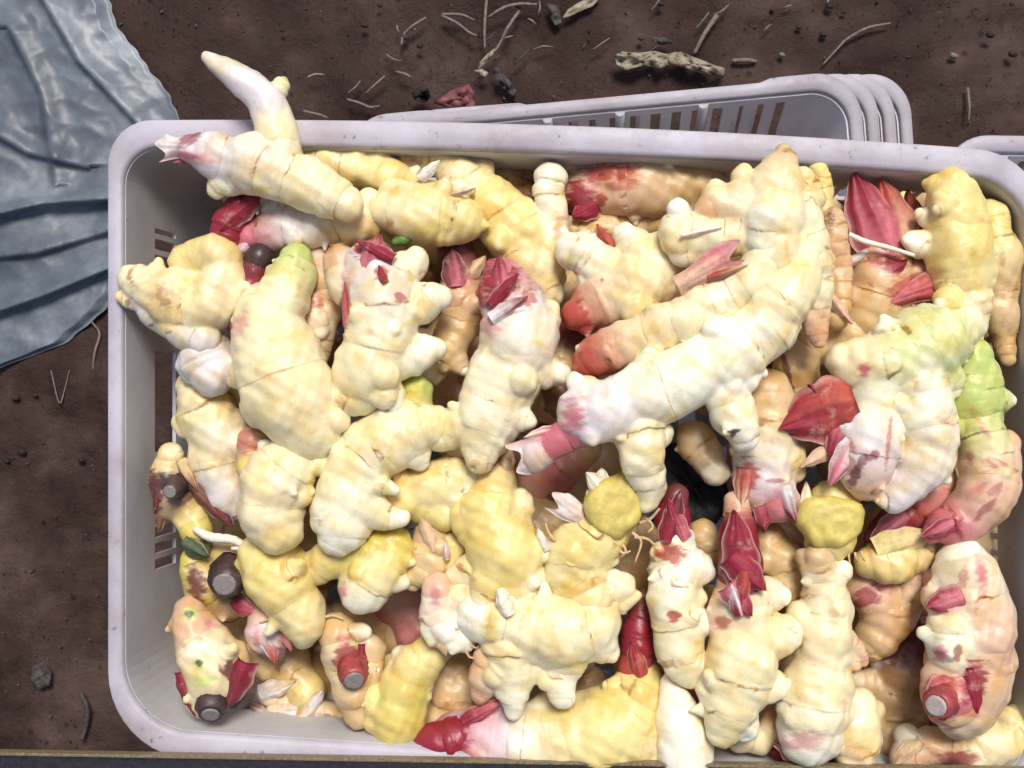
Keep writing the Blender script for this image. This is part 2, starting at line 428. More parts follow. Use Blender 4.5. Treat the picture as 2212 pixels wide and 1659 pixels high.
# thin parts -----------------------------------------------------------------
def leaf(base, tip, width, h, c0='R', c1='R', cup=0.5, lift=4, dh=0, curl=0.0, wmode='leaf', seed=0, bend=0.0):
    """a curved thin scale leaf from base to tip, arched across, with real thickness"""
    b3, t3 = P(*base, h), P(*tip, h + dh); ppx = PPX(h)
    L = t3 - b3; ln = np.linalg.norm(L); e = L / ln; up = np.array([0, 0, 1.0]); sx = np.cross(up, e); sx /= np.linalg.norm(sx); nrm = np.cross(e, sx)
    nu, nv = 19, 17; rr = np.random.default_rng(seed + 5)
    ph = rr.uniform(0, 6.28, 4); V = []; C = []; sk = np.convolve(rr.normal(size=nv + 2), [.25, .5, .25], 'valid') * 0.42
    for i in range(nu):
        u = i / (nu - 1)
        for j in range(nv):
            v = 2 * j / (nv - 1) - 1
            if wmode == 'leaf': wd = (0.72 + 0.75 * u - 0.5 * u * u) * (1 - u ** 2.2) ** 0.85 * (1 + 0.07 * math.sin(u * 17 + ph[2] + (2 if j > 8 else 0))) + 0.015
            elif wmode == 'flare': wd = 0.55 + 0.45 * u + 0.06 * math.sin(u * 9 + ph[0])
            else: wd = (math.sin(math.pi * min(1, 0.12 + 0.86 * u))) ** 0.6
            uu = u
            if wmode == 'flare' and u > 0.8: uu = u + (u - 0.8) * 0.7 * math.sin(v * 4.3 + ph[1])
            x = v * wd * width * ppx * 0.5
            z = 0.95 * cup * width * ppx * 0.5 * (1 - v * v) * (1 - 0.35 * u) + lift / 2500 * math.sin(math.pi * u * 0.8) - 0.0035 * (abs(v) ** 2) * (1 - 0.5 * u) + curl / 1000 * u * u
            z += 0.020 * width * ppx * (math.sin(v * 9 + ph[2] + u * 2) * (.4 + u) + 0.6 * math.sin(v * 17 + ph[1]) + math.sin(u * 8 + ph[3] + v * 2))
            V.append(b3 + e * (uu * ln) + sx * (x + bend * ppx * math.sin(math.pi * u)) + nrm * z)
            k = min(1, max(0, u * 1.3 - 0.15 + sk[j]))
            cc_ = np.array(CK[c0]) * (1 - k) + np.array(CK[c1]) * k; pe = 0.55 * max(0, (abs(v) - 0.72) / 0.28) ** 1.5 + (0.5 * max(0, (u - .82) / .18) if wmode == 'flare' else 0)
            C.append(cc_ * (1 - pe) + np.array([0.66, 0.45, 0.38]) * pe)
    V = np.array(V); C = np.array(C)
    th = 0.0007; n = len(V); V2 = V - nrm * th
    F = []
    for i in range(nu - 1):
        for j in range(nv - 1):
            a = i * nv + j; F.append((a, a + 1, a + nv + 1, a + nv)); F.append((n + a, n + a + nv, n + a + nv + 1, n + a + 1))
    ring = [i * nv for i in range(nu)] + [(nu - 1) * nv + j for j in range(1, nv)] + [i * nv + nv - 1 for i in range(nu - 2, -1, -1)] + [j for j in range(nv - 2, 0, -1)]
    for a, b in zip(ring, ring[1:] + ring[:1]): F.append((a, a + n, b + n, b))
    return mesh_from('scale_leaf', np.concatenate([V, V2]), F, True, np.concatenate([C, C]))

def tube(pts3, radii, nseg=7, cap=True, jitter=0.0):
    pts3 = np.array(pts3, float); n = len(pts3); V = []; F = []
    ref = np.array([0.13, 0.21, 0.97])
    for i in range(n):
        t = pts3[min(i + 1, n - 1)] - pts3[max(i - 1, 0)]; t /= np.linalg.norm(t) + 1e-12
        a = np.cross(t, ref); a /= np.linalg.norm(a) + 1e-12; b = np.cross(t, a)
        for k in range(nseg):
            an = 6.2832 * k / nseg; rr = radii[i] * (1 + jitter * math.sin(i * 2.3 + k * 1.7))
            V.append(pts3[i] + (a * math.cos(an) + b * math.sin(an)) * rr)
    for i in range(n - 1):
        for k in range(nseg):
            k2 = (k + 1) % nseg; F.append((i * nseg + k, i * nseg + k2, (i + 1) * nseg + k2, (i + 1) * nseg + k))
    me = bpy.data.meshes.new('tube')
    FF = [tuple(f) for f in F]
    if cap: FF += [tuple(range(nseg))[::-1], tuple((n - 1) * nseg + k for k in range(nseg))]
    me.from_pydata([tuple(v) for v in V], [], FF); me.update()
    for p in me.polygons: p.use_smooth = len(p.vertices) == 4
    return me
def pic_tube(pts, h, nseg=7, jitter=0.08):
    """pts: (x, y, r[, dh])"""
    q = [(*P(p[0], p[1], h + (p[3] if len(p) > 3 else 0)), p[2] * PPX(h)) for p in pts]
    c = catmull(q, 6 * PPX(h))
    return tube(c[:, :3], np.maximum(c[:, 3], 1e-4), nseg, True, jitter)

def stub(parent, x0, y0, x1, y1, r, h0, h1, side=None, face=None, ratio=0.72, name='cut_stem'):
    """a cut stem: a short tapered tube whose sliced end is a part of its own"""
    a, b = P(x0, y0, h0), P(x1, y1, h1); ppx = PPX(h1)
    k = 9; pts = [a + (b - a) * i / (k - 1) for i in range(k)]
    rad = [r * ppx * (1.25 - 0.27 * i / (k - 1)) * (1 + 0.05 * math.sin(i * 2.1 + x1)) for i in range(k)]
    rad[-1] *= 0.80; rad[-2] *= 0.95
    me = tube(pts, rad, 20, True, 0.06); me.name = name
    o = child(obj(name, me, side or M_DARK), parent)
    e = (b - a) / np.linalg.norm(b - a)
    fr = r * ppx * ratio
    me2 = tube([b - e * 0.0006, b + e * 0.0008, b + e * 0.0013], [fr, fr, fr * 0.82], 20, True, 0.07)
    me2.name = 'cut_face'
    o2 = obj('cut_face', me2, face or M_CUT); o2.parent = o
    return o

# ------------------------------------------------------------------ ground
def build_ground():
    n = 260; ext = 0.95
    x = np.concatenate([[-8, -4, -2, -1.3], np.linspace(-ext, ext, n), [1.3, 2, 4, 8]]); m = len(x)
    X, Y = np.meshgrid(x, x, indexing='ij')
    p = np.stack([X.ravel(), Y.ravel(), 0 * X.ravel()], 1)
    z = 0.006 * snoise(p, 0.42, 0) + 0.0035 * snoise(p, 0.13, 1) + 0.0018 * snoise(p, 0.05, 2) + 0.0011 * snoise(p, 0.021, 0)
    z = z * (np.abs(p[:, 0]) < 1.2) * (np.abs(p[:, 1]) < 1.2)
    p[:, 2] = z - 0.012
    i, j = np.meshgrid(np.arange(m - 1), np.arange(m - 1), indexing='ij'); a = (i * m + j).ravel()
    F = np.stack([a, a + m, a + m + 1, a + 1], 1)
    o = obj('ground', mesh_from('ground', p, F, True), M_SOIL); o['kind'] = 'structure'
    return o
build_ground()
GH = -RIM_Z * 1000          # the ground's level in millimetres from the rim

# ------------------------------------------------------------------ crates
def rrect(W, H, rs, n=10, ns=70, nl=46):
    """outline of a rounded rectangle with even divisions, anticlockwise from the right side; rs: radii right-top, left-top, left-bottom, right-bottom"""
    pts = []
    hx, hy = W / 2, H / 2
    a, b, c, d = rs
    def side(p, q, k):
        for i in range(k): pts.append((p[0] + (q[0] - p[0]) * i / k, p[1] + (q[1] - p[1]) * i / k))
    def arc(cx, cy, r, a0):
        for i in range(n): t = a0 + math.pi / 2 * i / n; pts.append((cx + r * math.cos(t), cy + r * math.sin(t)))
    side((hx, -hy + d), (hx, hy - a), nl); arc(hx - a, hy - a, a, 0)
    side((hx - a, hy), (-hx + b, hy), ns); arc(-hx + b, hy - b, b, math.pi / 2)
    side((-hx, hy - b), (-hx, -hy + c), nl); arc(-hx + c, -hy + c, c, math.pi)
    side((-hx + c, -hy), (hx - d, -hy), ns); arc(hx - d, -hy + d, d, 1.5 * math.pi)
    return np.array(pts)

def make_crate(W, H, D, lipx, lipy, rad, ns, nl, hrows, openrows, taper, mrim, mwall, label, lug=0.0, hand=None, ribs=False, bow=0.0, shear=0.0, pat=(2, 1)):
    """an open crate: rim, four walls with rows of slots, slotted floor; the rim's top is z = 0"""
    root = empty('plastic_crate'); tag(root, label, 'crate')
    nc = 10
    rs = rad if isinstance(rad, tuple) else (rad,) * 4; rad = max(rs)
    out = rrect(W, H, rs, nc, ns, nl); inn = rrect(W - 2 * lipx, H - 2 * lipy, tuple(r * 0.82 for r in rs), nc, ns, nl)
    for q in (out, inn):                                # the long sides bow outwards a little, and the frame is a touch out of square
        q[:, 1] += np.where(q[:, 1] > 0, 1, 0) * bow * np.clip(1 - (q[:, 0] / (W / 2)) ** 2, 0, 1) * np.clip((q[:, 1] - H / 2 + 0.06) / 0.04, 0, 1)
        q[:, 0] += shear * q[:, 1]
    M = len(out)
    if lug:                                             # raised, wider lip towards the corners of the short sides
        u = np.abs(out[:, 0]) / (W / 2); k = np.clip((u - 0.62) / 0.05, 0, 1)
        out[:, 1] += np.sign(out[:, 1]) * lug * k * np.clip((np.abs(out[:, 1]) - H / 2 + rad) / rad, 0, 1)
    prof = [(0.10, -0.013), (0.0, -0.013), (0.0, -0.0022), (0.025, -0.0006), (0.08, 0), (0.80, -0.0002), (0.90, -0.0010), (0.965, -0.0024), (1.0, -0.0048), (1.0, -0.009), (0.9, -0.009), (0.10, -0.006)]
    V = []; F = []
    for t, z in prof:
        for i in range(M): V.append((out[i, 0] + (inn[i, 0] - out[i, 0]) * t, out[i, 1] + (inn[i, 1] - out[i, 1]) * t, z))
    for k in range(len(prof)):
        k2 = (k + 1) % len(prof)
        for i in range(M):
            i2 = (i + 1) % M; F.append((k * M + i, k * M + i2, k2 * M + i2, k2 * M + i))
    obj('rim', mesh_from('rim', V, F, True), mrim, root)
    th = 0.0026
    bounds = [0, nl + nc, nl + nc + ns + nc, 2 * nl + 3 * nc + ns - nc, 0]
    starts = [-nc // 2, nl + nc // 2, nl + nc + ns + nc // 2, 2 * nl + 2 * nc + ns + nc // 2]
    lens = [nl + nc, ns + nc, nl + nc, ns + nc]
    def wp(i, d, off):
        q = inn[i % M]; nx, ny = inn[(i + 1) % M] - inn[i % M - 1]; l = math.hypot(nx, ny); nx, ny = -ny / l, nx / l   # points inwards
        k = taper * d - off
        return (q[0] + nx * k, q[1] + ny * k, -d)
    for wi in range(4):
        V = []; F = []; cnt = lens[wi]
        hs = hrows; idx = {}
        def vid(i, r, b):
            key = (i, r, b)
            if key not in idx:
                idx[key] = len(V); V.append(wp(starts[wi] + i, hs[r], th if b else 0.0))
            return idx[key]
        straight = (nc // 2 + 2, cnt - nc // 2 - 2)
        def solid(i, r):
            if i < 0 or i >= cnt or r < 0 or r >= len(hs) - 1: return False
            if not (straight[0] <= i < straight[1]): return True
            if hand and wi == 2:
                f_ = i / cnt
                if hand[0] <= f_ < hand[1]: return r != 1
                if not (r in openrows and (hand[2] < f_ < hand[3] or (r == 1 and hand[4] < f_ < hand[5]))): return True
            if r in openrows: return (i % pat[0]) < pat[1]
            return True
        for i in range(cnt):
            for r in range(len(hs) - 1):
                if not solid(i, r): continue
                F.append((vid(i, r, 0), vid(i, r + 1, 0), vid(i + 1, r + 1, 0), vid(i + 1, r, 0)))
                F.append((vid(i, r, 1), vid(i + 1, r, 1), vid(i + 1, r + 1, 1), vid(i, r + 1, 1)))
                for (di, dr, a, b) in ((-1, 0, (i, r), (i, r + 1)), (1, 0, (i + 1, r + 1), (i + 1, r)), (0, -1, (i + 1, r), (i, r)), (0, 1, (i, r + 1), (i + 1, r + 1))):
                    if not solid(i + di, r + dr):
                        F.append((vid(*a, 0), vid(*a, 1), vid(*b, 1), vid(*b, 0)))
        obj('wall', mesh_from('wall', V, F, False), mwall, root)
    # floor with slots
    V = []; F = []; w2 = W - 2 * lipx - 2 * taper * D - 0.004 - 0.02 * bool(shear); h2 = H - 2 * lipy - 2 * taper * D - 0.004
    nx, ny = 41, 27
    for i in range(nx):
        for j in range(ny):
            if i % 2 == 1 and j % 2 == 1: continue
            x0, x1 = -w2 / 2 + w2 * i / nx, -w2 / 2 + w2 * (i + 1) / nx; y0, y1 = -h2 / 2 + h2 * j / ny, -h2 / 2 + h2 * (j + 1) / ny
            k = len(V); V += [(x0, y0, -D), (x1, y0, -D), (x1, y1, -D), (x0, y1, -D), (x0, y0, -D - .003), (x1, y0, -D - .003), (x1, y1, -D - .003), (x0, y1, -D - .003)]
            F += [(k, k + 1, k + 2, k + 3), (k + 7, k + 6, k + 5, k + 4), (k, k + 4, k + 5, k + 1), (k + 1, k + 5, k + 6, k + 2), (k + 2, k + 6, k + 7, k + 3), (k + 3, k + 7, k + 4, k)]
    obj('floor_grid', mesh_from('floor_grid', V, F, False), mwall, root)
    if ribs:                                            # thin upright ribs on the inside of the walls
        for wi in (1, 3):
            for f in ribs:
                i = starts[wi] + int(f * lens[wi])
                a = np.array(wp(i, 0.0045, 0.0)); b = np.array(wp(i, D, 0.0))
                me = tube([a, a + (b - a) * 0.5, b], [0.0042, 0.0042, 0.0042], 8, True)
                me.name = 'rib'; obj('rib', me, mrim, root)
    return root

# the big crate: corners of its rim at picture points
tl, tr, bl = P(232, 262, 0), P(2262, 330, 0), P(232, 1628, 0)
br = P(2262, 1770, 0)
Wc = (np.linalg.norm(tr - tl) + np.linalg.norm(br - bl)) / 2; Hc = (np.linalg.norm(tl - bl) + np.linalg.norm(tr - br)) / 2
ctr = (tl + tr + bl + br) / 4
ang = math.atan2(*(((tr - tl) + (br - bl))[[1, 0]]))
crate = make_crate(Wc, Hc, 0.180, 0.0105, 0.0185, (0.045, 0.030, 0.056, 0.045), 120, 84, [0.005, 0.050, 0.086, 0.106, 0.142, 0.180], (1, 3),
                   0.085, M_RIM, M_WALL, 'large white plastic crate heaped with ginger, filling the middle of the picture', hand=(0.36, 0.56, 0.11, 0.22, 0.63, 0.80), pat=(3, 1), bow=0.0075, shear=math.tan(ang))
crate.location = (*ctr[:2], RIM_Z); crate.rotation_euler = (0, 0, ang)

# nested crates behind and under it
SH = -190
s_tl, s_tr = P(742, 262, SH), P(1856, 158, SH)
sW = np.linalg.norm(s_tr - s_tl); sang = math.atan2(s_tr[1] - s_tl[1], s_tr[0] - s_tl[0])
stack0 = make_crate(sW, 0.58, 0.130, 0.0110, 0.0110, 0.036, 40, 60, [0.005, 0.014, 0.122, 0.130], (1,), 0.27,
                    M_STACK, M_STACKWALL, 'topmost of the nested empty white crates behind the ginger crate', lug=0.0035, ribs=(0.31, 0.47, 0.60, 0.745, 0.88))
def copy_tree(o, parent=None):
    c = o.copy(); COL.objects.link(c)
    if parent is not None: c.parent = parent
    for ch in list(o.children): copy_tree(ch, c)
    return c
ey = np.array([math.sin(sang), -math.cos(sang)]); ex = np.array([math.cos(sang), math.sin(sang)])
mid = (s_tl[:2] + s_tr[:2]) / 2 + ey * 0.29
stack_labels = ['topmost of the nested empty white crates behind the ginger crate', 'second crate down in the nested stack behind, only its rounded edge showing',
                'third crate down in the nested stack behind, a thin strip of rim showing', 'lowest crate of the nested stack behind, its rounded rim furthest right']
GROUP_STACK = 'nested empty crates behind the ginger crate'
stk = []
for k in range(4):
    if k == 1: stack1 = make_crate(sW, 0.58, 0.130, 0.0110, 0.0110, 0.036, 40, 60, [0.005, 0.010, 0.120, 0.130], (1,), 0.27, M_STACK, M_STACKWALL, '', lug=0.0035, pat=(7, 1))
    o = stack0 if k == 0 else stack1 if k == 1 else copy_tree(stack1)
    hk = SH - (0, 78, 96, 114)[k]
    q = mid + (P(1856 + 33 * k, 158 - 1.0 * k, hk) - s_tr)[:2]
    o.location = (q[0], q[1], RIM_Z + hk / 1000); o.rotation_euler = (0, 0, sang - 0.004 * k)
    o['label'] = stack_labels[k]; o['group'] = GROUP_STACK; stk.append(o)
o = copy_tree(stack0); c0 = P(2016, 314, SH)
o.rotation_euler = (0, 0, math.radians(-1.5)); o.location = (c0[0] + sW / 2, c0[1] - 0.29, RIM_Z + SH / 1000)
o['label'] = 'pale crate corner poking out behind the right corner of the ginger crate'; o['group'] = GROUP_STACK

# ------------------------------------------------------------------ plastic sheet on the ground at the left
def build_film():
    edge = [(-140, 205), (-40, 225), (40, 245), (110, 292), (175, 345), (255, 392), (340, 380), (420, 345), (560, 300), (625, 262), (690, 208), (742, 138), (772, 62), (812, -40), (860, -250)]
    ey_ = [e[0] for e in edge]; ex_ = [e[1] for e in edge]
    folds = [((-60, 475), (90, 440), (300, 425), 20), ((-60, 690), (90, 640), (280, 560), 18), ((60, -60), (170, 130), (330, 300), 10), ((-80, 250), (60, 330), (190, 360), 8), ((-60, 560), (80, 545), (230, 500), 9), ((20, 60), (90, 200), (120, 400), 8)]
    nu, nv = 150, 240; U, Y = np.meshgrid(np.linspace(0, 1, nu), np.linspace(-140, 856, nv), indexing='ij')
    XR = np.interp(Y, ey_, ex_) + 3 * np.sin(Y * .07) + 2 * np.sin(Y * .19)
    X = -262 + (XR + 262) * U
    q = np.stack([X.ravel(), Y.ravel(), 0 * X.ravel()], 1)
    cre = lambda wl, k: 1 - np.abs(snoise(q, wl, k))          # sharp creases
    z = 6 + 3.5 * snoise(q, 260, 0) + 2.4 * cre(210, 1) + 1.3 * cre(100, 2) + 0.45 * cre(47, 0)
    for a, b_, c, hgt in folds:
        pl = np.array([a, b_, c], float); d = np.full(len(q), 1e9)
        for i in (0, 1):
            ab = pl[i + 1] - pl[i]; r = q[:, :2] - pl[i]; t = np.clip((r @ ab) / (ab @ ab), 0, 1); r = r - t[:, None] * ab
            dd = np.hypot(r[:, 0], r[:, 1]); m = dd < np.abs(d); d = np.where(m, np.copysign(dd, r[:, 1]), d)
        z = z + hgt * np.where(d < 0, np.exp(-(d / 30) ** 2), np.exp(-(d / 7) ** 2))
    z = z * np.clip((1 - U.ravel()) * 14, 0.25, 1)
    V = np.array([P(x, y, GH - 1 + h) for (x, y, _), h in zip(q, z)])
    i, j = np.meshgrid(np.arange(nu - 1), np.arange(nv - 1), indexing='ij'); a = (i * nv + j).ravel()
    F = np.stack([a, a + 1, a + nv + 1, a + nv], 1)
    o = obj('plastic_sheet', mesh_from('plastic_sheet', V, F, True), M_FILM); set_origin(o, P(100, 400, GH))
    sm = o.modifiers.new('thickness', 'SOLIDIFY'); sm.thickness = 0.0006
    tag(o, 'crumpled bluish clear plastic sheet lying on the soil left of the crate', 'plastic sheet')
build_film()

# ------------------------------------------------------------------ rhizomes
G_TOP = 'ginger rhizomes heaped in the crate'
def rhizome(label, h, strokes, paints=(), shoots=(), leaves=(), roots=(), stubs=(), vox=3.1, group=G_TOP, blend=4.5, seed=None):
    rnd = random.Random(sum(map(ord, label)) if seed is None else seed)
    st = []
    for cw, pts in strokes:
        st.append((cw, [(p[0], p[1], p[2] * 1.01, (p[3] if len(p) > 3 else 0) + rnd.uniform(-2.0, 2.0)) for p in pts]))
    lob = []
    for cw, pts in st:                                  # long pieces are chains of overlapping, slightly askew lobes
        rm = max(p[2] for p in pts)
        if len(pts) < 3 or rm < 36 or 'smooth' in label: lob.append((cw, pts)); continue
        cv = catmull([np.array([p[0], p[1], p[3], p[2]]) for p in pts], 4.0); sl = np.concatenate([[0], np.cumsum(np.hypot(np.diff(cv[:, 0]), np.diff(cv[:, 1])))]); L = sl[-1]
        at = lambda q: np.array([np.interp(q, sl, cv[:, k]) for k in range(4)])
        a = 0.0
        while a < L - 1:
            r = at(a)[3]; b_ = a + max(r, 24) * rnd.uniform(0.75, 1.35)
            if L - b_ < 0.55 * r: b_ = L
            e0 = max(0, a - 0.3 * r); e1 = min(L, b_ + 0.22 * r); g = rnd.uniform(0.94, 1.07); jx, jy = rnd.uniform(-.11, .11) * r, rnd.uniform(-.11, .11) * r; jz = rnd.uniform(-.1, .1) * r * 0.3
            sh = [0.84 if a > 0 else 1, 0.98, 1.02, 0.95, 0.82 if b_ < L else 1]
            q = [at(e0 + (e1 - e0) * k / 4) for k in range(5)]
            ci = [min(len(cw) - 1, int((e0 + (e1 - e0) * k / 4) / L * (len(cw) - 0.001))) for k in (0.5, 3.5)]
            lob.append((cw[ci[0]] + cw[ci[1]], [(v[0] + jx * m_, v[1] + jy * m_, v[3] * f_ * g, v[2] + jz) for v, f_, m_ in zip(q, sh, (.6, 1, 1, 1, .6))]))
            a = b_
    trunk = st; st = lob
    for cw, pts in ([] if 'smooth' in label else list(trunk)):   # little side buds
        for i in range(len(pts) - 1):
            p, q = pts[i], pts[i + 1]; r = min(p[2], q[2])
            if r < 34 or rnd.random() < 0.15: continue
            t = rnd.random(); x, y = p[0] + (q[0] - p[0]) * t, p[1] + (q[1] - p[1]) * t; rr = p[2] + (q[2] - p[2]) * t
            dx, dy = q[0] - p[0], q[1] - p[1]; l = math.hypot(dx, dy) + 1e-6; sg = rnd.choice((-1, 1)); f = rnd.uniform(-.5, .9)
            nx, ny = -dy / l * sg + dx / l * f, dx / l * sg + dy / l * f; m = math.hypot(nx, ny); nx /= m; ny /= m
            el = rnd.uniform(0.0, 0.55) if rnd.random() < .7 else rnd.uniform(.6, 1.0); k = math.cos(el); br = rnd.uniform(0.19, 0.36) * rr; mm = rr * PPX(h) * 1000
            lg = rnd.choice((1.15, 1.2, 1.25, 1.5)) if r < 75 else rnd.choice((1.12, 1.2, 1.3)); br *= 1.0 if lg < 1.4 else 1.15
            st.append((cw[min(len(cw) - 1, int((i + t) / len(pts) * len(cw)))] + rnd.choice('WCW'),
                       [(x + nx * rr * .72 * k, y + ny * rr * .72 * k, br * 1.7, p[3] + mm * .72 * math.sin(el)), (x + nx * rr * lg * k, y + ny * rr * lg * k, br * rnd.uniform(.3, .85), p[3] + mm * 1.1 * math.sin(el))]))
    me = grow('ginger_rhizome', st, h, paints, vox_px=vox, blend=blend, rnd=rnd, rings='smooth' not in label)
    o = obj('ginger_rhizome', me, M_GINGER); x, y = st[0][1][0][:2]
    set_origin(o, P(x, y, h)); tag(o, label, 'ginger', group)
    for sh in shoots:
        cw, pts = sh[0], sh[1]; pp = sh[2] if len(sh) > 2 else ()
        if len(sh) > 3:                                 # a bare, ringless young finger
            child(obj('finger', grow('finger', [(cw, pts)], h, pp, vox_px=2.8, lump=1.2, rings=False), M_GINGER), o); continue
        me = grow('shoot', [(cw, pts)], h, pp, vox_px=2.6, blend=4, lump=1.0, rnd=rnd, wavy=1.6)
        child(obj('shoot', me, M_SHOOT), o)
    for k, lf in enumerate(leaves):
        kw = dict(lf[-1]) if isinstance(lf[-1], dict) else {}
        a = lf[:-1] if isinstance(lf[-1], dict) else lf
        kw.setdefault('seed', k + int(a[0][0]))
        child(obj('scale_leaf', leaf(*a[:3], h + a[3], **kw), M_LEAF), o)
    for rt in roots:
        m = M_ROOT
        if isinstance(rt[0], str): m = M_ROOTTAN; rt = rt[1:]
        me = pic_tube(rt, h, 7); me.name = 'root'; child(obj('root', me, m), o)
    for sb in stubs: stub(o, *sb)
    return o

exec_list = []
# --- left top
rhizome('pale ginger with a long bare finger reaching over the crate rim at top left', 21,
    [('LLCC', [(412, 318, 30), (455, 328, 44), (510, 345, 54), (575, 365, 62), (640, 392, 58), (700, 418, 50), (752, 442, 36)]),
     ('CC', [(600, 300, 42), (610, 345, 48)]),
     ('CW', [(520, 375, 40), (478, 398, 30, -4), (470, 412, 22, -6)]), ('CW', [(660, 380, 50), (668, 400, 34)]), ('C', [(612, 172, 9), (600, 190, 24)])],
    [(410, 300, 34, 13, -25, 'R', .75), (402, 338, 42, 12, 12, 'K', .9), (440, 345, 38, 20, 20, 'K', .5), (560, 412, 45, 14, 0, 'O', .5), (735, 415, 20, 14, 0, 'Y', .6)],
    shoots=[('LLLLCC', [(448, 124, 12, 6), (490, 151, 27, 5), (536, 182, 37, 4), (570, 215, 40, 3), (588, 252, 43, 1), (600, 292, 47), (608, 335, 46)], (), 1)],
    leaves=[((430, 318), (348, 318), 62, 0, dict(c0='K', c1='L', cup=.35, wmode='flare', lift=3)), ((440, 345), (372, 352), 22, -3, dict(c0='R', c1='K', cup=.3))])
rhizome('ginger with a dark red stem end lying under the long fingered one', -6,
    [('KLCC', [(528, 512, 34), (580, 498, 46), (650, 492, 46), (720, 482, 46), (790, 470, 46), (835, 462, 34)]),
     ('WC', [(580, 455, 26), (600, 475, 36)]), ('WL', [(575, 425, 32, 0), (600, 440, 34)]), ('C', [(690, 455, 28)]), ('P', [(760, 505, 30), (785, 510, 20)]), ('C', [(800, 430, 26)])],
    [(560, 520, 40, 16, -20, 'K', .6), (725, 492, 30, 14, 0, 'T', .5), (805, 505, 22, 12, 0, 'T', .6)],
    shoots=[('RRR', [(545, 425, 20, 8), (520, 450, 34, 8), (494, 492, 34, 8), (488, 540, 28, 6), (500, 580, 18, 2)])],
    leaves=[((545, 430), (478, 500), 60, 16, dict(c0='R', c1='R', cup=.6)), ((482, 490), (512, 590), 52, 8, dict(c0='R', c1='R', cup=.5)), ((540, 520), (500, 560), 36, 8, dict(c0='L', c1='K'))])
rhizome('knobbly yellow ginger with a pointed tip under the top rim', -2,
    [('CYY', [(838, 455, 44), (880, 455, 60), (935, 455, 68), (975, 470, 56), (1015, 480, 32), (1050, 486, 9)]),
     ('C', [(975, 410, 30), (1000, 408, 20), (1018, 412, 7)]), ('CY', [(845, 415, 30), (870, 435, 40)]), ('W', [(898, 498, 26), (890, 512, 10)]), ('Y', [(980, 505, 22), (960, 500, 36)]), ('C', [(1015, 462, 22), (1028, 462, 12)])],
    [(930, 490, 50, 22, 0, 'O', .5), (875, 480, 20, 30, 0, 'Y', .8), (990, 450, 30, 20, 0, 'W', .6)],
    leaves=[((905, 385), (952, 345), 30, 15, dict(c0='L', c1='W', cup=.2, lift=2)), ((975, 420), (1028, 406), 16, 12, dict(c0='P', c1='W'))])
rhizome('yellow ginger branch slanting under the top rim behind the long finger', -20,
    [('YCY', [(655, 345, 34), (720, 352, 40), (790, 366, 44), (850, 388, 40), (885, 402, 26)]), ('C', [(800, 330, 26), (815, 340, 30)]), ('W', [(880, 385, 14), (900, 365, 8)])],
    [(760, 390, 50, 15, 20, 'O', .6)])
rhizome('small round brown ginger knob tucked under the top rim', -26,
    [('TB', [(885, 338, 32), (886, 348, 26)]), ('T', [(910, 345, 20)])], [(884, 345, 16, 14, 0, 'B', .5)])
rhizome('long yellow ginger slanting down with a white upright finger on its right', -24,
    [('CYYC', [(955, 348, 30, -5), (1005, 385, 44), (1060, 440, 58), (1105, 500, 66), (1140, 560, 60), (1167, 605, 48), (1192, 640, 26)]),
     ('WWC', [(1193, 386, 37, 6), (1190, 425, 32, 6), (1192, 470, 36, 5), (1185, 520, 46), (1165, 570, 50)]),
     ('T', [(1035, 345, 22, -4), (1045, 365, 24)]), ('P', [(1200, 470, 26), (1205, 520, 28)]), ('C', [(1205, 600, 22)]), ('C', [(920, 350, 26, -6), (960, 355, 30)])],
    [(1200, 392, 20, 9, 0, 'G', .5), (1060, 530, 40, 60, -30, 'Y', .6), (1205, 500, 14, 45, 0, 'P', .8)],)
rhizome('thick tan ginger with red blotches lying along the top rim', -38,
    [('PTTT', [(1268, 418, 58), (1335, 402, 66), (1410, 400, 64), (1480, 402, 56), (1535, 412, 38), (1572, 418, 14)]),
     ('TY', [(1235, 352, 22), (1330, 346, 32), (1440, 350, 30), (1510, 345, 20)]), ('O', [(1530, 420, 26)]), ('W', [(1415, 450, 9), (1416, 440, 12)])],
    [(1252, 435, 34, 55, 0, 'R', .95), (1320, 372, 62, 20, 0, 'S', .9), (1345, 395, 40, 18, 0, 'S', .6), (1280, 400, 18, 50, 20, 'K', .5), (1298, 432, 14, 16, 0, 'S', .9)],
    leaves=[((1290, 440), (1236, 470), 60, 12, dict(c0='R', c1='R', cup=.3, lift=2))])
rhizome('tan ginger with a vivid red scale below the red blotched one', -46,
    [('TTO', [(1240, 500, 34), (1310, 498, 42), (1390, 480, 40), (1450, 478, 34), (1490, 482, 20)])],
    [(1302, 520, 22, 34, -25, 'S', 1.0)],
    leaves=[((1290, 485), (1330, 548), 44, 14, dict(c0='S', c1='S', cup=.3, lift=2))])
rhizome('dark red ginger end in shade below the top rim', -55, [('MMB', [(1070, 365, 24), (1120, 368, 26), (1170, 372, 24)]), ('TB', [(1060, 380, 22), (1140, 430, 40), (1200, 460, 40)])])

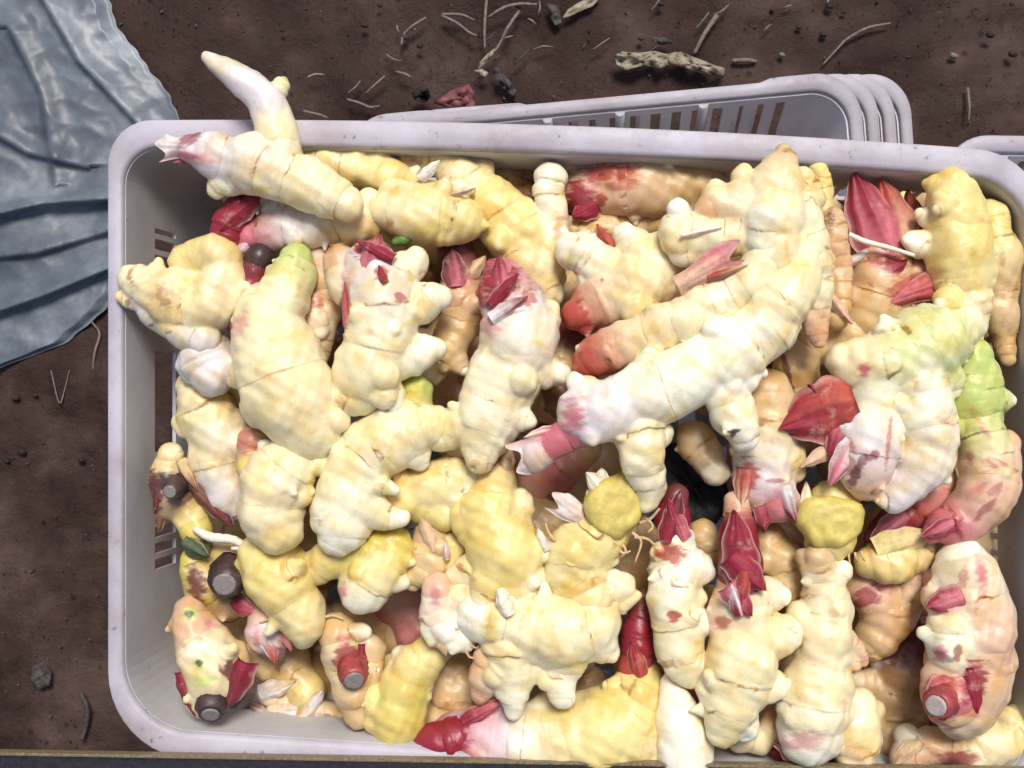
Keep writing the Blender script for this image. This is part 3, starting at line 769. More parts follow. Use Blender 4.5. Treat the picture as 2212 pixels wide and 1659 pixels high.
# --- left column
rhizome('broad pale ginger with a brown dimple leaning on the left rim', 4,
    [('CCC', [(284, 600, 30, 2), (325, 620, 48), (390, 650, 66), (450, 650, 66), (480, 600, 50)]), ('LCL', [(300, 628, 26), (345, 682, 38), (400, 712, 42), (440, 730, 38)]),
     ('YT', [(400, 560, 36, -4), (465, 550, 44), (490, 590, 40)]), ('C', [(262, 640, 10), (290, 645, 26)])],
    [(352, 642, 14, 34, -25, 'B', .75), (345, 640, 40, 70, -25, 'T', .6), (480, 660, 26, 75, 0, 'T', .5)])  # tan down the right side is shade painted into the colour
rhizome('lilac white ginger lobe below the dimpled one', -4,
    [('LLL', [(440, 752, 40), (452, 780, 56), (462, 806, 50)]), ('L', [(412, 785, 34), (418, 800, 30)])], [(440, 735, 60, 8, 0, 'B', .5)])
rhizome('greenish cream ginger by the left wall with a bud on its side', -24,
    [('CCLL', [(440, 850, 48), (452, 900, 66), (470, 960, 64), (482, 1020, 54), (496, 1070, 42), (512, 1100, 22)]), ('W', [(386, 912, 18), (400, 920, 24)]), ('C', [(410, 830, 30)])],
    [(515, 875, 22, 40, 10, 'T', .8), (440, 900, 50, 40, 0, 'G', .3), (510, 990, 18, 50, 0, 'T', .6)])  # tan at upper right is the neighbour's cast shadow put into the colour
rhizome('big white segmented ginger in the left half with a red stub at its top', 14,
    [('CCCCC', [(575, 660, 52), (585, 710, 80), (600, 780, 96), (630, 860, 98), (665, 915, 74), (690, 940, 44)]),
     ('GCC', [(640, 562, 40, -8), (635, 600, 48, -5), (610, 650, 56)]), ('C', [(542, 880, 24, -6), (560, 890, 40)]), ('C', [(722, 880, 20), (690, 880, 40)])],
    [(520, 700, 20, 45, 25, 'K', .6), (655, 628, 18, 50, 10, 'T', .9), (640, 545, 30, 16, 0, 'G', .6)],
    shoots=[('DRRK', [(560, 560, 32, -14), (545, 605, 30, -14), (528, 650, 26, -12), (518, 700, 20, -10)])],
    stubs=[(560, 575, 553, 560, 28, -8, 6)])
rhizome('cream ginger with red streaked small bud between the two big left pieces', -14,
    [('PCT', [(690, 560, 34), (715, 620, 40), (700, 700, 30), (690, 760, 26), (682, 800, 14)]), ('PW', [(680, 650, 22, 10), (682, 690, 30, 10), (690, 715, 22, 8)])],
    [(668, 655, 10, 34, 10, 'S', .6), (690, 650, 8, 30, 0, 'K', .6)])
rhizome('hand shaped white ginger with stubby fingers and a red crown', 17,
    [('LCCC', [(802, 575, 54), (818, 640, 76), (818, 720, 80), (798, 800, 74), (778, 850, 54)]),
     ('CCW', [(845, 610, 44), (885, 575, 36), (897, 556, 24)]), ('CWW', [(870, 660, 46), (925, 646, 36), (956, 644, 24)]), ('CWW', [(850, 770, 50), (905, 760, 36), (938, 755, 25)]),
     ('CW', [(810, 820, 46), (840, 852, 32), (850, 870, 22)]), ('PC', [(735, 570, 38, -8), (752, 620, 44, -4)]), ('CW', [(762, 830, 44), (735, 868, 26), (724, 884, 14)]), ('W', [(842, 706, 26, 18), (850, 712, 18, 22)])],
    [(805, 535, 42, 30, 10, 'R', .95), (822, 590, 16, 18, 0, 'S', .9), (745, 660, 12, 70, 4, 'S', .8), (863, 643, 15, 12, 20, 'S', .75), (800, 718, 10, 9, 0, 'P', .6), (885, 600, 18, 10, 70, 'O', .6), (885, 700, 30, 12, -20, 'O', .6), (750, 600, 22, 40, 0, 'P', .7)],
    leaves=[((790, 590), (822, 505), 66, 14, dict(c0='K', c1='R', cup=.5)), ((850, 560), (770, 520), 40, 18, dict(c0='R', c1='R', cup=.4)), ((830, 610), (818, 572), 24, 26, dict(c0='S', c1='R', cup=.4)), ((752, 720), (745, 610), 26, 10, dict(c0='K', c1='S', cup=.6))])
rhizome('shaded tan ginger with a dull pink torn top between the two white clumps', -24,
    [('MPTTC', [(985, 545, 34), (990, 585, 42), (1000, 640, 48), (990, 710, 46), (965, 760, 42), (930, 800, 34)])],
    [(975, 575, 36, 24, 10, 'M', .9), (1000, 610, 20, 24, 0, 'K', .6)],
    leaves=[((985, 620), (975, 535), 66, 14, dict(c0='K', c1='M', cup=.5)), ((1010, 600), (1050, 552), 36, 10, dict(c0='P', c1='T', cup=.4))])
rhizome('white ginger with a ragged red top and round knobs on its right side', 13,
    [('KLCCWWC', [(1085, 600, 44), (1095, 640, 60), (1112, 700, 76), (1110, 770, 80), (1085, 840, 78), (1060, 900, 66), (1045, 950, 52), (1038, 985, 34)]),
     ('CW', [(1140, 780, 52), (1180, 796, 36), (1200, 800, 24)]), ('CC', [(1150, 700, 46), (1182, 674, 28), (1190, 664, 18)]), ('CC', [(1030, 900, 50), (980, 930, 40, -4), (950, 945, 30, -6)]), ('C', [(1050, 1000, 12), (1045, 980, 24)])],
    [(1082, 600, 42, 44, 0, 'R', .95), (1075, 655, 55, 16, 8, 'R', .7), (1055, 705, 40, 30, 25, 'K', .6), (1030, 640, 12, 40, 0, 'S', .8), (1165, 745, 26, 10, 30, 'O', .7), (1140, 645, 20, 18, 30, 'S', .7)],
    leaves=[((1090, 650), (1078, 552), 78, 12, dict(c0='K', c1='R', cup=.5)), ((1060, 660), (1120, 590), 40, 22, dict(c0='R', c1='R', cup=.4)), ((1060, 690), (1140, 640), 44, 24, dict(c0='L', c1='R', cup=.4))])
rhizome('white jointed ginger below the hand shaped one with a white tipped finger', 10,
    [('GCCCW', [(898, 850, 36, -8), (885, 900, 46, -4), (830, 950, 66), (780, 1000, 78), (750, 1070, 76), (745, 1130, 66), (735, 1150, 50)]),
     ('CW', [(770, 1090, 60), (835, 1118, 32), (868, 1122, 20)]), ('C', [(870, 940, 60), (930, 920, 44, -2), (960, 940, 30, -4)]), ('W', [(890, 960, 40), (905, 995, 22)]), ('W', [(695, 1100, 24), (720, 1100, 40)])],
    [(890, 850, 30, 40, 0, 'O', .5), (840, 1000, 16, 40, 20, 'O', .5), (830, 1060, 30, 16, 50, 'O', .5)])
rhizome('cream ginger joined segments at the left, above the yellow ones', 8,
    [('CCCC', [(650, 985, 40), (625, 1010, 64), (590, 1060, 70), (585, 1110, 72), (600, 1145, 54)]), ('P', [(545, 950, 26, -10), (540, 990, 30, -10), (560, 1030, 40, -8)]), ('C', [(670, 960, 34), (690, 1000, 30)]), ('O', [(535, 1010, 26), (560, 1020, 40)])],
    [(535, 950, 28, 36, 0, 'S', .6), (680, 1030, 14, 50, 20, 'O', .7), (620, 1065, 70, 6, -12, 'T', .4)],)
rhizome('yellow ginger with a finger pointing down in the middle', -8,
    [('YYC', [(865, 1080, 44), (910, 1060, 56), (970, 1040, 52), (1015, 1035, 40)]), ('CWW', [(985, 1050, 40), (990, 1090, 28, 4), (986, 1120, 17, 4)]), ('YO', [(930, 1090, 50), (960, 1110, 40)])],
    [(900, 1050, 55, 12, -25, 'T', .5), (900, 1110, 40, 16, 0, 'O', .6)])
# --- lower left
rhizome('bright yellow ginger drooping to a knotted tip at lower left', -10,
    [('YYYC', [(555, 1195, 40), (585, 1230, 66), (612, 1275, 66), (640, 1320, 52), (650, 1355, 40), (656, 1380, 24)]), ('Y', [(535, 1225, 30)]), ('C', [(680, 1330, 22), (665, 1330, 34)])],
    [(560, 1240, 30, 40, 0, 'O', .4), (650, 1210, 14, 50, -10, 'O', .7)],
    roots=[('t', (690, 1335, 3), (720, 1330, 2.5), (742, 1338, 2)), ('t', (600, 1325, 3), (575, 1340, 2.4), (560, 1345, 2))])
rhizome('olive shaded ginger with a bright white rounded end in the lower left middle', -6,
    [('OYWW', [(850, 1180, 44), (830, 1215, 54), (800, 1255, 60), (785, 1275, 54)]), ('YO', [(690, 1225, 40, -6), (740, 1200, 46, -4), (810, 1190, 50)]), ('W', [(870, 1260, 18), (850, 1250, 30)])],
    [(735, 1285, 14, 40, 20, 'K', .8), (740, 1230, 50, 20, 0, 'O', .5)])
rhizome('tan papery ginger piece left of the tall yellow one', -14,
    [('TYC', [(930, 1160, 40), (930, 1200, 46), (905, 1240, 34), (890, 1262, 18)]), ('Y', [(975, 1180, 34), (960, 1200, 36)])],
    leaves=[((940, 1190), (905, 1110), 40, 14, dict(c0='P', c1='T', cup=.4)), ((965, 1210), (962, 1168), 20, 16, dict(c0='P', c1='L'))])
rhizome('tall yellow ginger with a narrow neck and blunt thumb in the centre', 0,
    [('PYYYC', [(1096, 985, 18, -14), (1085, 1020, 30, -10), (1065, 1070, 54), (1062, 1130, 72), (1085, 1190, 82), (1110, 1240, 72), (1150, 1275, 44)]),
     ('CW', [(1110, 1110, 40), (1122, 1085, 25, 3), (1124, 1070, 15, 3)]), ('Y', [(1010, 1110, 36), (1030, 1140, 50)]), ('C', [(1020, 1230, 40), (990, 1245, 26)]), ('W', [(1130, 1250, 44, 4), (1150, 1240, 36, 4)])],
    [(1060, 1090, 50, 60, 0, 'O', .5), (1020, 1180, 24, 60, 0, 'Y', .7)],
    leaves=[((1090, 1020), (1100, 955), 30, 2, dict(c0='T', c1='P')), ((1075, 1030), (1050, 985), 20, 2, dict(c0='T', c1='T'))])
yb = rhizome('yellow ginger with a flat broken face and ragged roots in the centre', 4,
    [('YYYC', [(1330, 1100, 52, -4), (1290, 1150, 60), (1245, 1195, 66), (1250, 1250, 66), (1270, 1290, 56)]), ('WC', [(1340, 1300, 26), (1360, 1290, 16), (1378, 1284, 6)]), ('W', [(1315, 1255, 34), (1340, 1265, 30)]), ('C', [(1185, 1180, 22), (1210, 1190, 40)])],
    [(1240, 1180, 50, 40, 0, 'O', .5), (1230, 1270, 50, 14, 10, 'O', .6)],
    leaves=[((1290, 1140), (1200, 1080), 60, 10, dict(c0='P', c1='L', cup=.3, wmode='flare')), ((1300, 1120), (1300, 1010), 80, 12, dict(c0='L', c1='W', cup=.3)), ((1330, 1085), (1265, 1020), 60, 16, dict(c0='P', c1='W', cup=.3)),
            ((1180, 1190), (1160, 1140), 26, 12, dict(c0='L', c1='W'))],
    roots=[('t', (1365, 1150, 4, 10), (1385, 1170, 3, 10), (1372, 1215, 2, 8)), ('t', (1370, 1160, 4, 10), (1400, 1165, 3, 8), (1420, 1185, 2, 6)), ('t', (1340, 1170, 4, 12), (1352, 1190, 3, 12), (1340, 1205, 2, 10)), ('t', (1380, 1130, 4, 10), (1405, 1120, 4, 8), (1425, 1098, 3, 8)), ('t', (1200, 1170, 3, 12), (1185, 1150, 3, 12), (1178, 1130, 2, 12)), ('t', (1330, 1175, 4, 12), (1345, 1195, 3, 12), (1362, 1190, 2, 11)), ('t', (1385, 1110, 4, 10), (1410, 1135, 3, 9), (1400, 1150, 3, 8))])
# the broken face: an uneven slab
def broken_face(parent, x, y, r, h, a0, sq=0.9):
    V = []; F = []; n = 28; rr = random.Random(int(x))
    ph = [rr.uniform(0, 6.28) for _ in range(4)]; rings = 7; pp = PPX(h)
    c = P(x, y, h)
    for k in range(rings):
        for i in range(n):
            t = 6.2832 * i / n; f = (k / (rings - 1))
            R = r * pp * f * (1 + .09 * math.sin(2 * t + ph[0]) + .07 * math.sin(3 * t + ph[1]) + .04 * math.sin(7 * t + ph[2]))
            z = 0.0022 * math.sin(5 * t * f + ph[3] + k) * f + 0.003 * (1 - f * f) - (0.004 if k == rings - 1 else 0)
            u, v = R * math.cos(t), R * sq * math.sin(t)
            V.append((c[0] + u * math.cos(a0) - v * math.sin(a0), c[1] + u * math.sin(a0) + v * math.cos(a0), c[2] + z))
    for k in range(rings - 1):
        for i in range(n): F.append((k * n + i, k * n + (i + 1) % n, (k + 1) * n + (i + 1) % n, (k + 1) * n + i))
    b0 = len(V)
    for i in range(n): q = V[(rings - 1) * n + i]; V.append((q[0], q[1], q[2] - 0.012))
    for i in range(n): F.append(((rings - 1) * n + i, (rings - 1) * n + (i + 1) % n, b0 + (i + 1) % n, b0 + i))
    me = mesh_from('broken_face', V, [f[::-1] for f in F][::-1] and F, True)
    return child(obj('broken_face', me, M_CUTY), parent)
broken_face(yb, 1331, 1092, 76, 25, 1.35, 0.8)
rhizome('lit white ginger with two hanging legs at the bottom centre', 6,
    [('WCCC', [(1040, 1330, 56), (1100, 1345, 72), (1170, 1362, 84), (1240, 1350, 80), (1284, 1345, 60)]), ('CWW', [(1105, 1400, 66), (1112, 1470, 46), (1111, 1515, 32), (1110, 1542, 20)]), ('CWW', [(1222, 1400, 56), (1216, 1460, 38), (1215, 1505, 30)]),
     ('P', [(1040, 1470, 28, -10), (1035, 1500, 22, -10), (1060, 1430, 40, -6)]), ('W', [(1290, 1370, 50), (1300, 1390, 36)]), ('W', [(1080, 1278, 20, 10), (1098, 1312, 28, 8)]), ('CW', [(1290, 1400, 34), (1316, 1412, 18)]), ('C', [(1160, 1440, 26), (1162, 1458, 18)]), ('CW', [(1310, 1310, 28), (1322, 1296, 14)]), ('C', [(1250, 1300, 44), (1270, 1320, 50)])],
    [(1150, 1320, 40, 14, 10, 'O', .6), (1200, 1420, 40, 8, 0, 'T', .5), (1250, 1440, 40, 12, 0, 'O', .6), (1060, 1340, 20, 50, 0, 'O', .6)],
    leaves=[((1100, 1330), (1075, 1270), 40, 22, dict(c0='W', c1='W', cup=.4))])
rhizome('pinkish white ginger block with frayed lower edge left of the two legged one', 0,
    [('PWW', [(945, 1270, 34), (950, 1310, 46), (965, 1350, 46), (990, 1370, 36)]), ('C', [(1000, 1290, 36), (1030, 1290, 30)]), ('W', [(930, 1360, 26), (935, 1375, 20)]), ('W', [(1005, 1385, 22), (990, 1350, 36)])],
    [(940, 1290, 14, 40, 0, 'K', .6)],
    leaves=[((955, 1370), (965, 1415), 50, 4, dict(c0='P', c1='T', cup=.5)), ((1020, 1300), (1075, 1290), 26, 14, dict(c0='W', c1='P'))],
    roots=[('t', (1010, 1390, 3, 6), (1030, 1400, 2.5, 4), (1038, 1385, 2, 4)), ('t', (1000, 1395, 3, 6), (1015, 1420, 2.5, 4), (1030, 1420, 2, 4))])
rhizome('olive yellow ginger curving down to the bottom rim', -20,
    [('YYOY', [(950, 1395, 34), (905, 1430, 46), (870, 1490, 56), (855, 1550, 56), (842, 1590, 36), (845, 1612, 16)]), ('W', [(870, 1420, 26), (862, 1450, 32)]), ('Y', [(810, 1510, 34), (820, 1550, 40)])],
    [(905, 1510, 18, 80, 12, 'O', .9), (815, 1515, 22, 20, 0, 'G', .5)])
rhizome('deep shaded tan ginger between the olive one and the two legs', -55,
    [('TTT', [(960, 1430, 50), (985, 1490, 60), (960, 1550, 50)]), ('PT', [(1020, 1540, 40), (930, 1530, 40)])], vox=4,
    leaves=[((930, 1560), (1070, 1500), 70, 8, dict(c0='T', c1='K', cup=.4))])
rhizome('long cream ginger along the bottom edge with a deep red left end', -16,
    [('KLCYYY', [(985, 1592, 56, -8), (1040, 1596, 72, -8), (1130, 1608, 86, -3), (1220, 1605, 88), (1310, 1570, 86), (1365, 1510, 66), (1380, 1470, 46)]), ('CY', [(1370, 1590, 70), (1330, 1620, 70)]), ('Y', [(1400, 1480, 34), (1410, 1530, 34)]), ('LL', [(1005, 1592, 60, -10), (1085, 1592, 74, -10)]), ('C', [(1290, 1650, 62), (1150, 1656, 62)]), ('C', [(1400, 1640, 56), (1420, 1660, 50)])],
    [(975, 1620, 40, 40, 0, 'R', .8), (1190, 1545, 70, 20, 0, 'O', .5), (1310, 1500, 26, 50, 20, 'O', .7)],
    shoots=[('RRM', [(1010, 1590, 44), (950, 1605, 46), (905, 1625, 30), (885, 1650, 20)]), ('BRRS', [(1390, 1290, 20, -4), (1380, 1350, 30), (1378, 1400, 36), (1372, 1440, 36)])],
    leaves=[((1385, 1460), (1362, 1385), 46, 12, dict(c0='S', c1='R', cup=.6)), ((1000, 1560), (1090, 1510), 44, 10, dict(c0='R', c1='K', cup=.5))])
rhizome('smooth bright white ginger segment standing at the bottom edge', -2,
    [('WWWL', [(1446, 1462, 14), (1456, 1510, 36), (1472, 1570, 54), (1480, 1630, 60), (1480, 1680, 58)])], [(1500, 1480, 10, 40, -20, 'K', .3)])
rhizome('green and cream ginger tip with a dark cut stem in the lower left corner', -18,
    [('PCCT', [(415, 1330, 40), (430, 1375, 50), (460, 1420, 66), (470, 1470, 62), (450, 1510, 44)]), ('C', [(400, 1340, 26), (396, 1370, 22)]), ('T', [(500, 1420, 40), (510, 1460, 34)])],
    [(410, 1325, 24, 24, 0, 'G', .8), (408, 1328, 10, 10, 0, 'E', .8), (430, 1434, 22, 18, 0, 'G', .9), (430, 1434, 9, 9, 0, 'E', .9), (440, 1470, 40, 20, 0, 'G', .8), (420, 1400, 26, 34, 0, 'W', .7), (450, 1350, 26, 14, 20, 'K', .6), (500, 1450, 26, 26, 40, 'M', .9)],
    leaves=[((393, 1448), (424, 1545), 58, 10, dict(c0='R', c1='M', cup=.6)), ((532, 1425), (492, 1530), 70, 12, dict(c0='R', c1='M', cup=.6))],
    stubs=[(462, 1490, 455, 1543, 33, -12, 4, None, None, 0.6)])
rhizome('brown stemmed ginger with purple husk and small cut stalk by the left wall', -22,
    [('CCB', [(368, 985, 30), (366, 1010, 38), (362, 1050, 40), (372, 1085, 34)]), ('BYOE', [(392, 1085, 30), (408, 1110, 34), (425, 1150, 34), (432, 1180, 30)])],
    [(368, 1040, 46, 22, 10, 'D', .95), (335, 1060, 18, 50, -10, 'M', .9), (415, 1010, 20, 40, -30, 'M', .9), (420, 1180, 34, 16, -10, 'E', .9)],
    leaves=[((352, 1010), (335, 1110), 36, 8, dict(c0='M', c1='M', cup=.5)), ((385, 995), (428, 1060), 40, 8, dict(c0='T', c1='M', cup=.5)), ((395, 1170), (450, 1200), 44, 12, dict(c0='E', c1='E', cup=.5)), ((420, 1050), (505, 1135), 56, 4, dict(c0='B', c1='M', cup=.5)), ((350, 1060), (345, 1150), 40, 4, dict(c0='M', c1='B', cup=.5))],
    stubs=[(385, 1045, 367, 1062, 20, -14, 4)],
    roots=[((420, 1142, 8, 14), (455, 1160, 11, 16), (500, 1165, 10, 16), (530, 1176, 8, 14), (552, 1166, 4, 12)), ((500, 1185, 4, 14), (530, 1183, 5, 15), (550, 1172, 3, 14))])
rhizome('brown and red ginger stub with a large pale cut disc at lower left', -30,
    [('OTM', [(425, 1210, 34), (440, 1250, 46), (470, 1290, 44), (500, 1310, 34)]), ('T', [(480, 1190, 36), (500, 1210, 40)])],
    [(425, 1260, 22, 50, -10, 'M', .9), (470, 1200, 30, 20, 0, 'O', .5)],
    leaves=[((500, 1300), (560, 1328), 50, 8, dict(c0='R', c1='K', cup=.4)), ((415, 1230), (420, 1310), 36, 4, dict(c0='M', c1='M', cup=.5))],
    stubs=[(498, 1236, 485, 1262, 36, -20, 4, None, None, 0.7)])
rhizome('pink husked ginger bud beside the drooping yellow one', -24,
    [('PLK', [(570, 1345, 36), (580, 1375, 44), (590, 1400, 32)])], [(600, 1410, 34, 14, 0, 'M', .7), (555, 1380, 10, 30, 0, 'K', .6), (610, 1375, 12, 30, 0, 'S', .5)],
    leaves=[((560, 1345), (596, 1430), 60, 8, dict(c0='L', c1='S', cup=.6)), ((600, 1340), (630, 1405), 36, 6, dict(c0='P', c1='K', cup=.5))])
rhizome('tan ginger with a red wrapped cut stem below the white rounded end', -22,
    [('TCTT', [(730, 1370, 42), (745, 1420, 50), (762, 1480, 46), (780, 1540, 36)]), ('T', [(800, 1400, 30), (790, 1460, 34)])],
    [(748, 1420, 30, 40, 0, 'R', .85), (740, 1385, 16, 20, 0, 'K', .7)],
    leaves=[((725, 1400), (745, 1480), 44, 10, dict(c0='S', c1='R', cup=.5)), ((780, 1390), (785, 1480), 36, 8, dict(c0='R', c1='S', cup=.5))],
    stubs=[(760, 1430, 765, 1470, 30, -16, 3, M_REDSTEM)])
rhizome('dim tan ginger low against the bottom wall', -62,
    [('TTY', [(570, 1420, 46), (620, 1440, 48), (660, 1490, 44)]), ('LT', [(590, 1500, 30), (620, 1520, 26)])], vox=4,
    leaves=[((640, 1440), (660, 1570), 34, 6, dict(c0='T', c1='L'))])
rhizome('dusty husk covered ginger lying flat near the bottom wall', -58,
    [('LTT', [(600, 1540, 30), (660, 1550, 36), (730, 1560, 40), (790, 1570, 36)])], [(690, 1550, 70, 10, 8, 'B', .6), (620, 1545, 30, 14, 0, 'L', .8)], vox=4,
    leaves=[((560, 1500), (640, 1470), 50, 10, dict(c0='L', c1='T', cup=.3)), ((640, 1560), (700, 1490), 46, 12, dict(c0='T', c1='L', cup=.4)), ((700, 1570), (790, 1530), 60, 8, dict(c0='L', c1='B', cup=.3)), ((580, 1560), (540, 1520), 40, 8, dict(c0='L', c1='B', cup=.3)), ((660, 1590), (770, 1580), 40, 6, dict(c0='L', c1='T', cup=.3))])

# --- right of centre: the big clump
rhizome('large branching white ginger clump right of centre with a tip on the top rim', 22,
    [('TCCCC', [(1690, 330, 20, -2), (1688, 362, 38), (1672, 420, 60), (1665, 480, 72), (1672, 545, 66), (1690, 600, 56)]),
     ('CC', [(1735, 380, 22), (1745, 400, 22), (1715, 420, 40)]), ('CCCP', [(1710, 460, 56), (1742, 530, 46), (1756, 600, 40), (1758, 670, 34), (1768, 735, 14)]),
     ('CW', [(1604, 378, 22), (1612, 395, 26), (1635, 430, 44)]), ('CW', [(1548, 425, 34), (1545, 408, 20)]), ('C', [(1765, 430, 16), (1740, 440, 34)]), ('W', [(1655, 470, 40, 14), (1650, 520, 36, 12)]), ('CW', [(1500, 540, 36), (1470, 548, 26)]), ('C', [(1790, 560, 14), (1770, 560, 30)]), ('PCC', [(1530, 455, 34), (1575, 445, 46), (1630, 450, 54)]),
     ('CCC', [(1480, 505, 54), (1540, 510, 46), (1600, 500, 46)]), ('W', [(1468, 452, 24, 4), (1474, 470, 25, 4), (1484, 495, 30)])],
    [(1690, 325, 26, 18, 0, 'T', .7), (1580, 480, 20, 12, 0, 'T', .6), (1700, 540, 6, 50, -10, 'T', .6), (1650, 620, 40, 8, -35, 'T', .5), (1690, 440, 60, 16, 0, 'Y', .4), (1740, 600, 16, 10, 0, 'S', .6)],  # thin tan strips between the fingers are painted crease shade
    leaves=[((1462, 618), (1588, 545), 72, 16, dict(c0='P', c1='K', cup=.35, wmode='flare')), ((1530, 600), (1615, 572), 22, 20, dict(c0='S', c1='T', cup=.5))],
    roots=[((1470, 510, 3, 18), (1510, 500, 4, 18), (1560, 490, 3, 16))])
rhizome('long ridged ginger finger above the white one pointing left', 30,
    [('CCWCCCPS', [(1668, 552, 44), (1628, 604, 47), (1565, 644, 47), (1490, 682, 45), (1420, 712, 45, -2), (1350, 742, 45, -6), (1298, 768, 42, -12), (1268, 785, 34, -16)]), ('Y', [(1425, 680, 24), (1440, 700, 34)])],
    [(1262, 780, 18, 42, 15, 'S', .8)])
rhizome('long bright white ginger finger across the centre with a pink husk at its left end', 32,
    [('LWWWCC', [(1268, 888, 62), (1330, 880, 70), (1410, 850, 72), (1490, 815, 72), (1570, 760, 70), (1640, 700, 66), (1695, 650, 58), (1728, 585, 50, -4), (1745, 525, 38, -10)]),
     ('WW', [(1270, 850, 38), (1244, 826, 20, 2)]), ('WW', [(1390, 810, 36), (1405, 775, 25, 4), (1406, 766, 22, 4)]), ('WW', [(1570, 800, 56), (1610, 812, 34), (1650, 806, 10)]),
     ('WWW', [(1555, 830, 50), (1580, 885, 48), (1600, 930, 42), (1606, 945, 32)]), ('CWC', [(1380, 920, 54), (1388, 985, 46, -4), (1398, 1040, 36, -8), (1400, 1085, 20, -10)]), ('C', [(1430, 940, 26, -6), (1400, 950, 40)])],
    [(1236, 905, 34, 66, 0, 'K', .85), (1585, 933, 15, 5, -10, 'D', .9), (1582, 940, 6, 9, 20, 'D', .8), (1600, 770, 50, 10, -35, 'Y', .5), (1420, 925, 12, 10, 0, 'G', .5), (1570, 845, 60, 4, 60, 'Y', .3)],
    shoots=[('KKKL', [(1262, 912, 50, -2), (1232, 936, 38, -4), (1195, 960, 32, -6), (1160, 982, 36, -9)])],
    leaves=[((1215, 945), (1122, 992), 84, 0, dict(c0='K', c1='L', cup=.45, wmode='flare', dh=-10)), ((1205, 930), (1132, 945), 36, 0, dict(c0='K', c1='W', cup=.3, dh=-8))])
rhizome('barrel shaped white ginger with a red base left of the big clump', 2,
    [('SPCCC', [(1250, 678, 38), (1285, 655, 54), (1335, 632, 68), (1385, 605, 70), (1420, 580, 56)]), ('WCC', [(1238, 545, 40), (1262, 552, 44), (1310, 580, 46), (1350, 600, 50)]), ('CWW', [(1390, 570, 54), (1370, 530, 34), (1352, 515, 26), (1350, 508, 25)]), ('C', [(1420, 540, 40), (1430, 560, 46)])],
    [(1250, 690, 26, 42, -28, 'S', .95), (1236, 640, 18, 30, -20, 'S', .6), (1240, 560, 26, 16, 0, 'G', .45), (1440, 640, 26, 46, 40, 'T', .7)])  # tan at lower right paints in the shade under the barrel
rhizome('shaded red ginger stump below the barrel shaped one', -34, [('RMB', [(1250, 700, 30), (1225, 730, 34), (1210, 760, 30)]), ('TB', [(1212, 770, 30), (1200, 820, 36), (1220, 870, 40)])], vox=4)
rhizome('small yellow ginger finger behind the big clump near the top rim', -6, [('YYT', [(1768, 368, 22), (1772, 400, 26), (1775, 440, 26), (1790, 480, 26)])], [(1768, 365, 20, 12, 0, 'O', .6)])
rhizome('brown wrinkled ginger strip along the right edge of the big clump', -4, [('TPTT', [(1798, 470, 24), (1805, 520, 28), (1808, 580, 28), (1815, 640, 26), (1810, 690, 24)])], [(1795, 470, 8, 40, 0, 'B', .6)],
    leaves=[((1795, 640), (1840, 700), 30, 10, dict(c0='P', c1='P'))])

# --- right side
rhizome('ginger with a big dark red papery leaf near the top right corner', -26,
    [('RPT', [(1870, 470, 50), (1900, 540, 62), (1900, 620, 70), (1875, 680, 56)]), ('PLC', [(1975, 600, 44), (1950, 640, 50), (1900, 680, 50)])],
    [(1965, 620, 50, 34, -20, 'S', .8), (1910, 560, 40, 30, 0, 'K', .7), (1930, 570, 24, 34, 10, 'R', .8)],
    leaves=[((1920, 560), (1840, 372), 130, 14, dict(c0='K', c1='R', cup=.4, dh=-6)), ((1960, 550), (1900, 385), 110, 6, dict(c0='P', c1='S', cup=.4)), ((1990, 540), (1960, 410), 70, -4, dict(c0='T', c1='S', cup=.4)), ((1880, 620), (1960, 560), 60, 18, dict(c0='K', c1='R', cup=.5)), ((1920, 650), (2030, 610), 66, 18, dict(c0='K', c1='S', cup=.4, wmode='flare')), ((1815, 580), (1890, 535), 26, 16, dict(c0='P', c1='L'))],
    roots=[((1834, 506, 5, 26), (1870, 522, 6, 28), (1920, 535, 5, 30), (1975, 552, 4, 28)), ('t', (2020, 612, 3, 24), (2045, 600, 3, 25), (2050, 580, 2, 25)), ('t', (2025, 622, 3, 24), (2050, 612, 3, 24), (2058, 596, 2, 24))])
rhizome('upright yellow ginger in the top right corner with small knobs on its left', -4,
    [('YYYC', [(2058, 400, 38), (2062, 450, 62), (2072, 520, 68), (2080, 590, 66), (2075, 640, 56), (2060, 690, 46)]), ('Y', [(2000, 395, 10), (2025, 400, 24)]), ('W', [(1990, 462, 12), (2010, 470, 26)]), ('W', [(1962, 518, 16), (1985, 525, 30)]), ('CC', [(2090, 650, 46), (2100, 700, 26), (2112, 735, 12)])],
    [(2050, 560, 50, 40, 0, 'Y', .4), (2105, 560, 14, 60, -8, 'O', .6)])
rhizome('tan ginger finger against the right rim', -18, [('YTTT', [(2135, 470, 34), (2150, 540, 44), (2158, 620, 44), (2165, 690, 34), (2172, 740, 24), (2176, 775, 14)])], [(2165, 560, 8, 20, 0, 'B', .4)])
rhizome('shaded red ginger in the corner under the right rim', -60, [('BMM', [(2130, 400, 30), (2165, 440, 40), (2175, 520, 40)]), ('TT', [(2190, 820, 60), (2180, 860, 70)])], vox=4)
